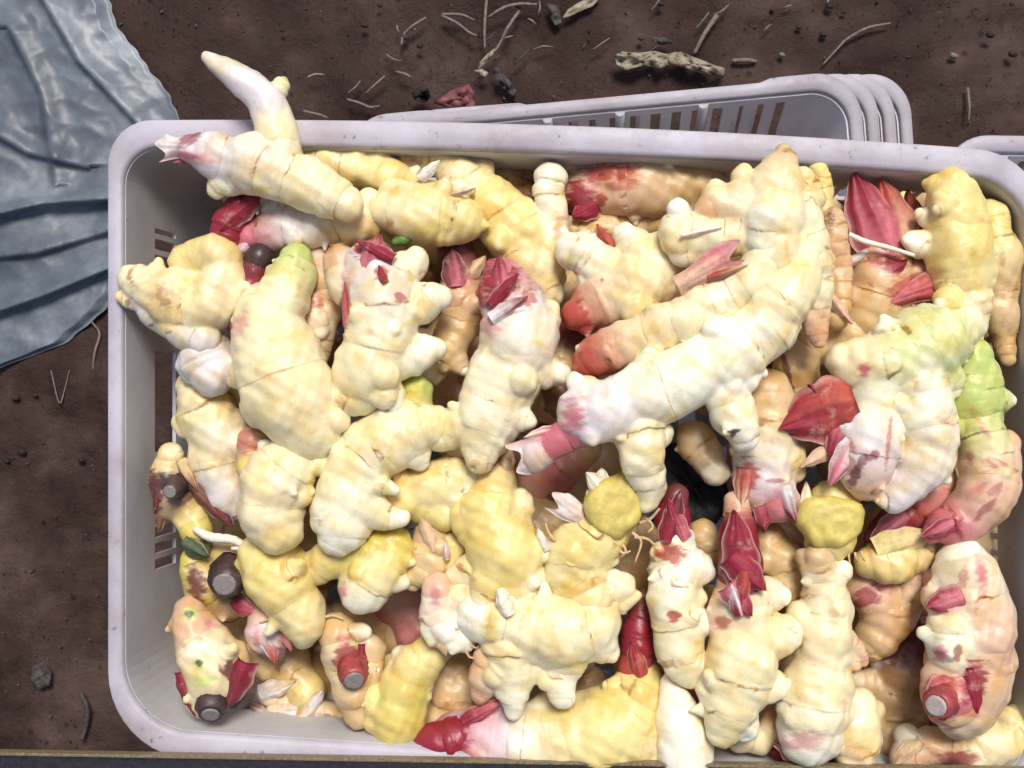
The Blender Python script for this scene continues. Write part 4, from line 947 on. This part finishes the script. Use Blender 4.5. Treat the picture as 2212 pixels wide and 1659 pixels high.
rhizome('pale green ginger at the right with drooping arms and a pink patch', 14,
    [('CWGW', [(1815, 785, 30), (1860, 790, 56), (1920, 780, 72), (1985, 750, 78), (2040, 725, 52), (2080, 705, 36)]), ('W', [(1888, 725, 14), (1895, 740, 26)]), ('W', [(1798, 770, 17), (1815, 780, 24)]),
     ('WCLL', [(1975, 790, 76), (1990, 860, 66), (2000, 930, 58), (1995, 1000, 54), (1960, 1050, 44), (1925, 1075, 30), (1898, 1078, 13)]),
     ('WLP', [(1900, 830, 66), (1895, 890, 60), (1880, 950, 66), (1870, 1010, 56), (1875, 1050, 36)]), ('GW', [(2020, 780, 42), (2048, 822, 30), (2060, 848, 14)]), ('W', [(1960, 830, 30, 10), (1975, 870, 26, 8)]), ('GW', [(2060, 710, 40), (2085, 720, 22), (2095, 735, 12)])],
    [(1866, 800, 17, 20, 0, 'K', .95), (1975, 745, 70, 40, 0, 'G', .28), (1830, 1000, 40, 20, 50, 'S', .5), (1835, 960, 30, 12, 60, 'K', .6), (1860, 1000, 10, 30, 30, 'M', .7), (1885, 985, 10, 20, 60, 'R', .7), (1845, 1030, 12, 34, 20, 'M', .8), (1920, 950, 6, 60, 6, 'S', .6), (1960, 860, 20, 12, 0, 'G', .6)],
    leaves=[((1850, 868), (1682, 925), 165, 8, dict(c0='S', c1='R', cup=.35, dh=-10)), ((1850, 930), (1745, 830), 80, 2, dict(c0='R', c1='R', cup=.4)), ((1840, 900), (1790, 985), 80, 6, dict(c0='K', c1='R', cup=.4)), ((1810, 960), (1730, 1010), 40, 2, dict(c0='P', c1='P', cup=.3)), ((1850, 940), (1790, 1050), 60, 12, dict(c0='L', c1='K', cup=.5))])
rhizome('green topped ginger arm with red scars curving down by the right rim', 2,
    [('GGCPPK', [(2100, 770, 44), (2100, 840, 54), (2112, 900, 54), (2130, 970, 56), (2135, 1040, 58), (2110, 1090, 54), (2060, 1130, 44), (2020, 1152, 24)]), ('P', [(2170, 960, 30), (2160, 1040, 40)])],
    [(2120, 920, 50, 10, 60, 'K', .5), (2150, 1000, 30, 12, 20, 'S', .6), (2110, 1060, 40, 14, -30, 'K', .6), (2150, 1060, 24, 12, -40, 'R', .5), (2130, 1100, 40, 10, -40, 'R', .6), (2050, 1140, 40, 16, -25, 'R', .7), (2095, 990, 10, 20, 0, 'K', .6)],
    leaves=[((2080, 1120), (1990, 1160), 44, 10, dict(c0='K', c1='R', cup=.4))])
rhizome('pink ginger end with dark red shading behind the drooping arms', -26, [('PKRM', [(2010, 1030, 50), (1990, 1090, 50), (1930, 1140, 40), (1890, 1165, 26)])], [(1930, 1130, 60, 26, -25, 'R', .85)],
    leaves=[((1960, 1110), (1880, 1170), 60, 14, dict(c0='K', c1='M', cup=.4))])
rhizome('shaded tan ginger knuckles between the clump and the green ginger', -26,
    [('PTTT', [(1775, 640, 40), (1770, 690, 46), (1735, 740, 44), (1720, 790, 46), (1725, 840, 38)]), ('T', [(1800, 740, 46), (1840, 720, 46), (1860, 690, 40)])], [(1700, 800, 8, 60, -15, 'M', .8)])
rhizome('white ginger below the dark hole finger with pink rolled leaves', -2,
    [('TCCLK', [(1660, 850, 46), (1655, 910, 60), (1645, 970, 66), (1650, 1030, 56), (1672, 1080, 44)]), ('TTW', [(1500, 950, 38, -10), (1525, 985, 36, -6), (1540, 1015, 30, -2)]), ('C', [(1700, 990, 36), (1715, 1020, 24)])],
    [(1615, 1030, 26, 44, 10, 'S', .85), (1650, 1050, 30, 14, 0, 'L', .8), (1690, 1080, 34, 40, 20, 'K', .6), (1672, 1040, 24, 6, 0, 'R', .6)],
    leaves=[((1610, 1010), (1600, 1095), 50, 12, dict(c0='S', c1='P', cup=.6)), ((1690, 1040), (1720, 1130), 60, 10, dict(c0='L', c1='R', cup=.7)), ((1650, 1050), (1650, 1150), 60, 6, dict(c0='K', c1='R', cup=.5)), ((1705, 1060), (1735, 1150), 40, 6, dict(c0='R', c1='L', cup=.6))])
rhizome('slim white ginger with red shoot and red spots right of the centre bottom', 6,
    [('WWCCC', [(1462, 1165, 38), (1462, 1220, 54), (1458, 1290, 56), (1466, 1360, 56), (1480, 1420, 46), (1490, 1455, 24)]), ('WW', [(1500, 1225, 40), (1520, 1235, 26)]), ('WW', [(1495, 1345, 40), (1515, 1348, 26)]), ('C', [(1500, 1290, 24)]), ('W', [(1510, 1430, 24), (1490, 1420, 36)])],
    [(1450, 1196, 36, 26, 20, 'S', .9), (1455, 1332, 18, 14, 0, 'S', .9), (1505, 1270, 14, 10, 0, 'O', .5), (1505, 1390, 14, 10, 0, 'O', .5)],
    shoots=[('MRRK', [(1462, 1070, 26), (1455, 1100, 32), (1455, 1135, 36), (1460, 1165, 38)])],
    leaves=[((1440, 1170), (1470, 1060), 56, 10, dict(c0='R', c1='M', cup=.6)), ((1480, 1165), (1440, 1075), 44, 12, dict(c0='K', c1='R', cup=.5))])
rhizome('white knobbed ginger with a tall crimson shoot and crimson scales', 10,
    [('PCCCCC', [(1598, 1270, 50), (1605, 1330, 70), (1600, 1400, 76), (1590, 1470, 70), (1570, 1530, 54), (1560, 1570, 36)]), ('CW', [(1630, 1290, 50), (1672, 1280, 34), (1692, 1284, 22)]), ('CWW', [(1640, 1375, 56), (1690, 1368, 36), (1726, 1358, 13)]), ('CW', [(1630, 1470, 46), (1678, 1478, 28), (1704, 1480, 18)]), ('CW', [(1560, 1480, 34), (1542, 1470, 26)]), ('CC', [(1545, 1500, 36), (1535, 1485, 30)]), ('W', [(1600, 1545, 40), (1610, 1575, 28)]), ('P', [(1560, 1330, 30), (1565, 1360, 34)])],
    [(1600, 1245, 50, 40, 0, 'K', .8), (1560, 1345, 20, 16, 0, 'S', .7), (1660, 1330, 14, 10, 0, 'O', .6), (1630, 1430, 24, 10, -30, 'O', .6)],
    shoots=[('PRRR', [(1592, 1085, 26, -6), (1594, 1130, 34, -3), (1597, 1190, 42), (1598, 1250, 48)])],
    leaves=[((1610, 1280), (1585, 1100), 96, 14, dict(c0='R', c1='R', cup=.55)), ((1575, 1200), (1655, 1275), 80, 20, dict(c0='R', c1='R', cup=.4)), ((1570, 1265), (1625, 1330), 66, 22, dict(c0='K', c1='R', cup=.4)), ((1600, 1330), (1578, 1260), 40, 24, dict(c0='R', c1='L', cup=.4)), ((1610, 1230), (1600, 1310), 40, 24, dict(c0='S', c1='R', cup=.4))])
rhizome('tan yellow ginger peeking out behind the crimson shoot', -26, [('TYT', [(1660, 1170, 40), (1690, 1220, 46), (1700, 1270, 40)]), ('TT', [(1520, 1150, 30), (1530, 1190, 34)])])
yc = rhizome('yellow cut ginger block with frayed bottom edge at right', -2,
    [('YYO', [(1800, 1085, 50), (1796, 1130, 60), (1794, 1165, 56)])], [(1795, 1190, 60, 20, 0, 'T', .6)],
    leaves=[((1745, 1150), (1742, 1040), 40, 10, dict(c0='W', c1='C', cup=.2)), ((1800, 1110), (1860, 1070), 46, 8, dict(c0='Y', c1='T', cup=.3))],
    roots=[('t', (1735 + 14 * i, 1188 + 5 * math.sin(i), 3, 8), (1732 + 14.5 * i, 1203, 2.5, 8), (1728 + 15.5 * i, 1214 + 4 * math.sin(2 * i), 1.6, 6)) for i in range(10)])
broken_face(yc, 1797, 1128, 66, 17, 0.1, 0.95)
rhizome('long cream ginger stalk with small finger buds at lower right', 4,
    [('TCCCCW', [(1768, 1205, 32), (1776, 1250, 40), (1782, 1310, 52), (1780, 1380, 55), (1770, 1450, 66), (1764, 1520, 74), (1752, 1575, 66)]), ('C', [(1730, 1325, 30), (1745, 1340, 40)]), ('PC', [(1850, 1440, 10), (1842, 1420, 15), (1825, 1400, 26)]), ('P', [(1868, 1432, 9), (1858, 1405, 14), (1830, 1380, 24)]), ('W', [(1820, 1235, 22), (1800, 1250, 30)]), ('T', [(1740, 1205, 22), (1760, 1230, 30)])],
    [(1800, 1330, 16, 60, -4, 'T', .8), (1735, 1600, 60, 30, 0, 'K', .6), (1755, 1250, 30, 20, 0, 'W', .5)],
    leaves=[((1700, 1590), (1760, 1655), 90, 2, dict(c0='K', c1='R', cup=.5, dh=-8))])
rhizome('rounded pale ginger knob beside the foot of the long stalk', -8, [('CCP', [(1850, 1530, 44), (1850, 1580, 52), (1845, 1630, 44)]), ('T', [(1885, 1540, 26), (1895, 1530, 16)])], [(1840, 1620, 40, 14, 0, 'P', .6)])
rhizome('small pale ginger knob under the white knobbed one at the bottom', -18, [('PW', [(1680, 1560, 32), (1665, 1580, 28)]), ('C', [(1600, 1590, 34), (1640, 1600, 30)])])
rhizome('yellow papery ginger scale lying right of the cut block', -14, [('YTY', [(1885, 1215, 34), (1930, 1205, 46), (1975, 1195, 34), (2000, 1175, 16)])], [(1930, 1190, 50, 8, -10, 'T', .5)],
    leaves=[((1890, 1190), (2020, 1150), 76, 10, dict(c0='Y', c1='T', cup=.4))])
rhizome('shaded pink ginger with a red patch right of the long stalk', -34,
    [('PTT', [(1870, 1270, 46), (1910, 1300, 56), (1905, 1350, 52), (1880, 1390, 36)]), ('TP', [(1960, 1280, 40), (1940, 1330, 40)])], [(1875, 1288, 36, 28, -20, 'R', .8), (1915, 1265, 16, 30, 10, 'S', .5)],
    leaves=[((1950, 1300), (1990, 1220), 60, 12, dict(c0='T', c1='P'))])
rhizome('dark tan ginger in shade with a deep red upper end at lower right', -55, [('MMTTT', [(1960, 1370, 44), (1955, 1420, 56), (1930, 1480, 70), (1920, 1550, 70), (1930, 1600, 50)])], [(1955, 1390, 50, 50, 0, 'M', .9)], vox=3.6)
rhizome('plump pink flecked ginger with round white buds at the right rim', 2,
    [('WPPPPT', [(2075, 1215, 48), (2085, 1265, 70), (2100, 1330, 76), (2105, 1400, 80), (2100, 1470, 82), (2085, 1520, 66)]), ('WLW', [(2060, 1360, 52, 12), (2062, 1385, 54, 12), (2058, 1410, 44, 12)]), ('PKC', [(2040, 1460, 44, 8), (2060, 1500, 56, 8), (2075, 1540, 40, 4)]), ('P', [(2020, 1290, 30), (2040, 1300, 40)]), ('P', [(2150, 1330, 40), (2150, 1420, 44)])],
    [(2120, 1240, 16, 50, -10, 'K', .8), (2080, 1250, 12, 34, 10, 'S', .5), (2040, 1300, 40, 24, 0, 'K', .8), (2030, 1410, 20, 26, 0, 'K', .8), (2068, 1412, 10, 26, 10, 'R', .7), (2035, 1420, 26, 12, 30, 'M', .6), (2105, 1470, 30, 50, 10, 'R', .9), (2050, 1480, 50, 22, 0, 'S', .8), (2085, 1560, 50, 16, 0, 'C', .8), (2065, 1225, 34, 26, 0, 'G', .3), (2120, 1290, 10, 40, 20, 'S', .5)],
    leaves=[((2080, 1290), (2000, 1310), 70, 20, dict(c0='K', c1='R', cup=.4)), ((2060, 1470), (2000, 1500), 70, 18, dict(c0='S', c1='K', cup=.4)), ((2095, 1440), (2110, 1540), 60, 22, dict(c0='R', c1='R', cup=.4))],
    stubs=[(2055, 1498, 2022, 1525, 34, 10, 33, M_REDSTEM, M_CUTPALE, 0.66)])
rhizome('cream ginger at the bottom right corner with reddish underside', -22,
    [('CCY', [(2100, 1625, 46), (2150, 1600, 50), (2195, 1590, 54), (2220, 1560, 40)]), ('PT', [(1960, 1630, 40), (2010, 1610, 36), (2060, 1610, 36)]), ('W', [(1955, 1590, 26), (1965, 1600, 30)])],
    [(2070, 1640, 50, 20, 0, 'R', .8), (2000, 1640, 50, 20, 0, 'P', .6)],
    leaves=[((1990, 1600), (1930, 1650), 50, 8, dict(c0='T', c1='P'))])
rhizome('red ginger scale poking out at the bottom edge', -28, [('RKR', [(1690, 1610, 34), (1720, 1640, 40), (1770, 1650, 36)])], [(1710, 1630, 40, 20, 20, 'R', .9)])

# --- deep, shaded filling under the heap
FILL = [('TTP', 0), ('PTT', 1), ('TYT', 2), ('BTT', 3), ('TTB', 4), ('PKT', 5)]
fill_protos = []
gx = [450, 640, 830, 1020, 1210, 1400, 1590, 1780, 1970, 2120]; gy = [470, 640, 810, 980, 1150, 1320, 1490]
k = 0; rf = random.Random(3)
for yi, y in enumerate(gy):
    for xi, x in enumerate(gx):
        if xi == 0 and yi > 3: continue
        if abs(x - 1400) < 60 and abs(y - 980) < 60: x += 10
        x2 = x + rf.uniform(-40, 40) + (40 if yi % 2 else 0); y2 = y + rf.uniform(-35, 35)
        x2 = min(max(x2, 540), 2060); y2 = max(y2, 500)
        if (x2 - 1490) ** 2 + (y2 - 1050) ** 2 < 120 ** 2: continue
        if k < 6:
            cw = FILL[k][0]; a = rf.uniform(0, 6.28); dx, dy = math.cos(a) * 70, math.sin(a) * 70
            st = [(cw, [(x2 - 1.4 * dx, y2 - 1.4 * dy, 44), (x2 - .5 * dx, y2 - .5 * dy, 62), (x2 + .4 * dx, y2 + .4 * dy, 60), (x2 + 1.3 * dx, y2 + 1.3 * dy, 38)]),
                  (cw[1], [(x2 - .5 * dx, y2 - .5 * dy, 44), (x2 - .5 * dx - dy, y2 - .5 * dy + dx, 30)]), (cw[0], [(x2 + .3 * dx, y2 + .3 * dy, 44), (x2 + .6 * dx + dy, y2 + .6 * dy - dx, 32)])]
            o = rhizome('shaded ginger lying deep in the heap, seen only through gaps', -82, st, vox=5.5, group='ginger deep in the heap', seed=k)
            dlt = Vector(P(x2, y2, -82)) - o.location; o.data.transform(Matrix.Translation(-dlt)); o.location += dlt
            fill_protos.append(o)
        else:
            o = fill_protos[k % 6].copy(); COL.objects.link(o)
            o.location = P(x2, y2, -82 - rf.uniform(-6, 26)); o.rotation_euler = (rf.uniform(-.3, .3), rf.uniform(-.3, .3), rf.uniform(0, 6.28))
        k += 1

for x, y, hh in ((1375, 1215, -62), (1400, 1260, -90), (1190, 850, -70), (1195, 1030, -75), (1150, 990, -95), (940, 800, -80), (985, 1470, -95), (530, 1330, -90), (520, 1150, -95), (650, 1400, -95), (1010, 830, -95), (1235, 930, -95), (1560, 640, -80), (1810, 960, -90), (2130, 860, -80), (840, 1350, -90), (1340, 960, -100)):
    o = fill_protos[int(x + y) % 6].copy(); COL.objects.link(o)
    o.location = P(x, y, hh - 12); o.rotation_euler = (rf.uniform(-.3, .3), rf.uniform(-.3, .3), rf.uniform(0, 6.28))

# --- loose bits in the heap
o = obj('green_scrap', grow('green_scrap', [('G', [(856, 522, 10), (872, 518, 14), (886, 516, 9)])], 4, vox_px=2.4, rings=False), M_GREENBIT); set_origin(o, P(872, 518, 14))
tag(o, 'small bright green scrap between yellow and red topped ginger', 'plant scrap')
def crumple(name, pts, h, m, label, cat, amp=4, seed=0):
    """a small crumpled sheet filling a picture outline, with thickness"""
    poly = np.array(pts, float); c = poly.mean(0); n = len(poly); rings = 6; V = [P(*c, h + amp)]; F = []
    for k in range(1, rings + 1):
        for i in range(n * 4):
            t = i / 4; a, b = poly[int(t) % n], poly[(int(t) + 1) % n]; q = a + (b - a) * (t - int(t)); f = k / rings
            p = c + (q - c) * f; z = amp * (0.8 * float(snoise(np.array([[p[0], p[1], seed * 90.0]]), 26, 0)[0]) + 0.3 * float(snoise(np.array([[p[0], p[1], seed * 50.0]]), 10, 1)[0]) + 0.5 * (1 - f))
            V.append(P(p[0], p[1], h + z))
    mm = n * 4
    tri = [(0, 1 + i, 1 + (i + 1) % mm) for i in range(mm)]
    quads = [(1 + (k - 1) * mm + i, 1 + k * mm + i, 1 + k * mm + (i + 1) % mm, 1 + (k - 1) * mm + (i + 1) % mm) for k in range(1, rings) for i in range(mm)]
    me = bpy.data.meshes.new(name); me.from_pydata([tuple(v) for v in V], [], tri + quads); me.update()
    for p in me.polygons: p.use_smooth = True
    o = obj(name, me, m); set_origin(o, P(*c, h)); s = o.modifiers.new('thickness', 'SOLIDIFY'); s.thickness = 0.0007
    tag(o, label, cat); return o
crumple('black_sheet', [(1430, 960), (1500, 950), (1560, 1010), (1580, 1090), (1530, 1150), (1440, 1130), (1415, 1040)], -46, M_BLACKSHEET, 'crumpled black sheet deep in the gap above the crimson shoots', 'plastic scrap', 5)  # black sheet set into the void left between the rhizomes

# ------------------------------------------------------------------ litter on the soil
G_TW = 'dry twigs and straws on the soil'
def twig(pts, label, m=M_TWIG, r=1.0):
    q = [(p[0], p[1], (p[2] if len(p) > 2 else 3.0) * r, 2 + (i % 2) * 3) for i, p in enumerate(pts)]
    me = pic_tube(q, GH - 4, 7, 0.15); me.name = 'dry_twig'
    o = obj('dry_twig', me, m); set_origin(o, P(pts[0][0], pts[0][1], GH)); tag(o, label, 'twig', G_TW)
twig([(1054, 38, 3), (1088, 17, 4), (1122, 9, 4), (1160, 10, 3)], 'pale curved twig at the top edge, left of the tan leaf')
twig([(955, 31, 3.5), (996, 32, 3), (1026, 44, 2)], 'short grey twig forking right near the top edge')
twig([(955, 34, 3.5), (989, 51, 3), (1013, 70, 3), (1030, 77, 2)], 'bent grey twig slanting down from the fork near the top')
twig([(920, 38, 2.5), (893, 55, 3), (872, 75, 3), (867, 97, 2)], 'faint twig curving down left of the forked twigs')
twig([(1052, -10, 3), (1047, 51, 3.5), (1047, 106, 2.5)], 'thin upright pale straw reaching the top edge')
twig([(1122, 24, 4), (1098, 58, 4), (1081, 92, 3), (1068, 112, 2.5)], 'dark lined stick slanting right of the upright straw', M_TWIG)
twig([(832, 164, 2.5), (810, 183, 2.5), (790, 202, 2)], 'short straight straw above the crate rim left of the red husk')
twig([(855, 155, 2.5), (875, 160, 3), (890, 168, 2)], 'tiny grey straw left of the dark clod')
twig([(750, 215, 3), (775, 222, 3), (800, 232, 3), (820, 228, 2)], 'small pale fibre just above the stacked crate at left')
twig([(1548, 34, 6), (1521, 75, 5), (1500, 116, 4)], 'grey stick standing out above the broken husk')
twig([(1582, 132, 5), (1610, 130, 5), (1634, 133, 4)], 'short pale chip right of the long dried husk')
twig([(1924, 50, 2), (1873, 61, 3.5), (1829, 85, 3), (1811, 103, 2.5), (1777, 140, 2)], 'long thin curved stalk above the stacked crates')
twig([(2090, 190, 3), (2094, 230, 3), (2092, 262, 2)], 'faint upright straw near the right edge')
twig([(188, 640, 2), (196, 690, 2), (215, 720, 3), (205, 760, 3), (200, 800, 2)], 'pale root fibre on the soil left of the crate')
twig([(110, 800, 1.5), (128, 870, 1.8), (140, 840, 1.5), (150, 800, 1.2)], 'forked thin fibre on the soil below the plastic sheet')
twig([(175, 1495, 4), (188, 1530, 6), (186, 1565, 6), (176, 1600, 4)], 'dark curved twig pressed in the soil at lower left', M_GREYLEAF)
twig([(655, 240, 3), (690, 248, 3), (710, 256, 2)], 'tiny white chip by the bare ginger finger')
def flat(name, pts, m, label, cat, group=None, dz=5, seed=0, amp=3):
    o = crumple(name, pts, GH - 6 + dz, m, label, cat, amp, seed)
    if group: o['group'] = group
G_LF = 'dry leaf scraps on the soil'
flat('dry_leaf', [(1071, 104), (1062, 122), (1046, 140), (1033, 150), (1036, 136), (1052, 118)], M_DRYLEAF, 'narrow pale leaf scrap above the red husk', 'leaf', G_LF)
flat('dry_leaf', [(1214, 40), (1226, 22), (1250, 6), (1280, -12), (1300, -8), (1280, 14), (1250, 26), (1230, 36)], M_DRYLEAF, 'tan dry leaf blade at the top edge', 'leaf', G_LF)
flat('dry_leaf', [(1180, 8), (1207, 12), (1214, 50), (1200, 56), (1190, 40)], M_GREYLEAF, 'grey torn leaf beside the tan leaf blade', 'leaf', G_LF, seed=2)
flat('dry_leaf', [(1058, 150), (1074, 146), (1096, 166), (1116, 196), (1110, 212), (1092, 196), (1074, 180)], M_GREYLEAF, 'dark curled leaf above the stacked crate rim', 'leaf', G_LF, seed=3, amp=6)
flat('dry_leaf', [(1024, 152), (1040, 150), (1056, 158), (1048, 166), (1034, 160)], M_DRYLEAF, 'small bent leaf tip left of the dark curled leaf', 'leaf', G_LF, seed=5)
flat('dry_leaf', [(1412, 80), (1440, 82), (1456, 92), (1430, 96), (1408, 90)], M_GREYLEAF, 'thin grey leaf flake above the broken husk', 'leaf', G_LF, seed=6)
flat('red_husk', [(936, 222), (975, 196), (1012, 182), (1024, 200), (1026, 230), (980, 236)], M_REDLEAF, 'dull red folded husk by the stacked crate rim', 'husk', seed=1, amp=6, dz=12)
flat('dried_husk', [(1326, 120), (1345, 112), (1380, 115), (1415, 110), (1444, 118), (1446, 140), (1430, 148), (1390, 142), (1352, 152), (1332, 140)], M_DRYLEAF, 'broad pale broken husk on the soil behind the stack', 'husk', seed=2, amp=6, dz=10)
flat('dried_husk', [(1440, 116), (1470, 112), (1500, 124), (1540, 140), (1566, 148), (1562, 166), (1520, 160), (1476, 146), (1446, 136)], M_DRYLEAF, 'long pale husk strip right of the broad broken husk', 'husk', seed=4, amp=6, dz=10)
flat('dried_husk', [(70, 1440), (95, 1430), (112, 1450), (108, 1480), (85, 1490), (66, 1470)], M_GREYLEAF, 'faded husk scrap pressed in the soil at lower left', 'husk', seed=4, amp=3, dz=5)
flat('dark_clod', [(890, 200), (905, 188), (925, 192), (932, 210), (915, 222), (896, 216)], M_DARKLUMP, 'dark clod of earth left of the red husk', 'clod', seed=3, amp=9, dz=8)
rc = random.Random(9)
def rock(x, y, r, m, label, cat, group):
    me = grow('pebble', [('C', [(x - r * .4, y, r * .8), (x + r * .4, y + r * .2, r * .7)])], GH - 3, vox_px=max(1.6, r * .28), lump=r * .08, rings=False, blend=3)
    o = obj('pebble' if cat == 'pebble' else 'soil_clod', me, m); set_origin(o, P(x, y, GH)); tag(o, label, cat, group)
rock(2061, 120, 9, M_PEBBLE, 'pale pebble right of the long curved stalk', 'pebble', 'pebbles on the soil')
rock(1690, 118, 6, M_PEBBLE, 'small pale pebble above the stacked crates', 'pebble', 'pebbles on the soil')
rock(893, 62, 6, M_PEBBLE, 'small pale pebble near the forked twigs', 'pebble', 'pebbles on the soil')
for i in range(26):
    x, y = rc.choice([(rc.uniform(600, 2200), rc.uniform(0, 130)), (rc.uniform(0, 225), rc.uniform(820, 1600)), (rc.uniform(600, 2200), rc.uniform(0, 130))])
    rock(x, y, rc.uniform(4, 9), M_DARKLUMP if i % 2 else M_SOIL, 'small clod of dark earth lying loose on the soil', 'clod', 'loose clods on the soil')
for i in range(20):
    x, y = (rc.uniform(640, 1560), rc.uniform(0, 215)) if i % 5 else (rc.uniform(1500, 2200), rc.uniform(0, 130))
    if y > 150 and x > 1000: y -= 90
    a = rc.choice([rc.uniform(-1.2, -.3), rc.uniform(-.9, -.2), rc.uniform(0, 3.1)]); L = rc.uniform(18, 52); k = rc.uniform(-.22, .22)
    twig([(x, y, 1.6), (x + L * .5 * math.cos(a), y + L * .5 * math.sin(a), 2.2), (x + L * math.cos(a + k), y + L * math.sin(a + k), 1.3)], 'fine dry straw bit strewn on the soil beyond the crate', rc.choice([M_TWIG, M_TWIG, M_GREYLEAF, M_DRYLEAF]))
grit_V = []; grit_F = []
for i in range(1500):
    x, y = (rc.uniform(-60, 2260), rc.uniform(-60, 300)) if i % 3 else (rc.uniform(-60, 240), rc.uniform(500, 1660))
    c = P(x, y, GH - 8 + rc.uniform(-3, 2)); r = rc.uniform(0.6, 2.6) / 1000; k = len(grit_V)
    ax = [np.array([rc.uniform(-1, 1) for _ in range(3)]) * r for _ in range(4)]
    grit_V += [c + a + np.array([0, 0, r]) * (j == 0) for j, a in enumerate(ax)]; grit_F += [(k, k + 1, k + 2), (k, k + 2, k + 3), (k, k + 3, k + 1), (k + 1, k + 3, k + 2)]
o = obj('soil_grit', mesh_from('soil_grit', np.array(grit_V), grit_F, False), M_GREYLEAF); tag(o, 'fine grit and chaff scattered on the brown soil', 'grit', kind='stuff')

# ------------------------------------------------------------------ the screen's bezel across the bottom, built as a bar resting on the rim
def bar(name, x0, y0, x1, y1, wd, h0, h1, m, parent=None):
    a, b = P(x0, y0, h0), P(x1, y1, h0); e = (b - a) / np.linalg.norm(b - a); s = np.array([e[1], -e[0], 0]); up = np.array([0, 0, (h1 - h0) / 1000]); wd = wd * PPX(h1)
    me = bpy.data.meshes.new(name); bm = bmesh.new()
    c = [bm.verts.new(q) for q in (a, b, b + s * wd, a + s * wd, a + up, b + up, b + s * wd + up, a + s * wd + up)]
    for f in ((3, 2, 1, 0), (4, 5, 6, 7), (0, 1, 5, 4), (1, 2, 6, 5), (2, 3, 7, 6), (3, 0, 4, 7)): bm.faces.new([c[i] for i in f])
    bmesh.ops.recalc_face_normals(bm, faces=bm.faces)
    bmesh.ops.bevel(bm, geom=list(bm.edges), offset=0.0007, segments=2, affect='EDGES')
    bm.to_mesh(me); bm.free()
    o = obj(name, me, m)
    return child(o, parent) if parent else o
bezel = empty('screen_bezel', tuple(P(1100, 1660, 3))); tag(bezel, 'thin black screen bezel with a tan edge lying across the bottom of the picture', 'bezel')
bar('bezel_body', -300, 1620, 2500, 1666, 190, 2, 11, M_BEZEL, bezel)
bar('trim_strip', -300, 1612.5, 2500, 1658.5, 6.5, 3, 12, M_TRIM, bezel)
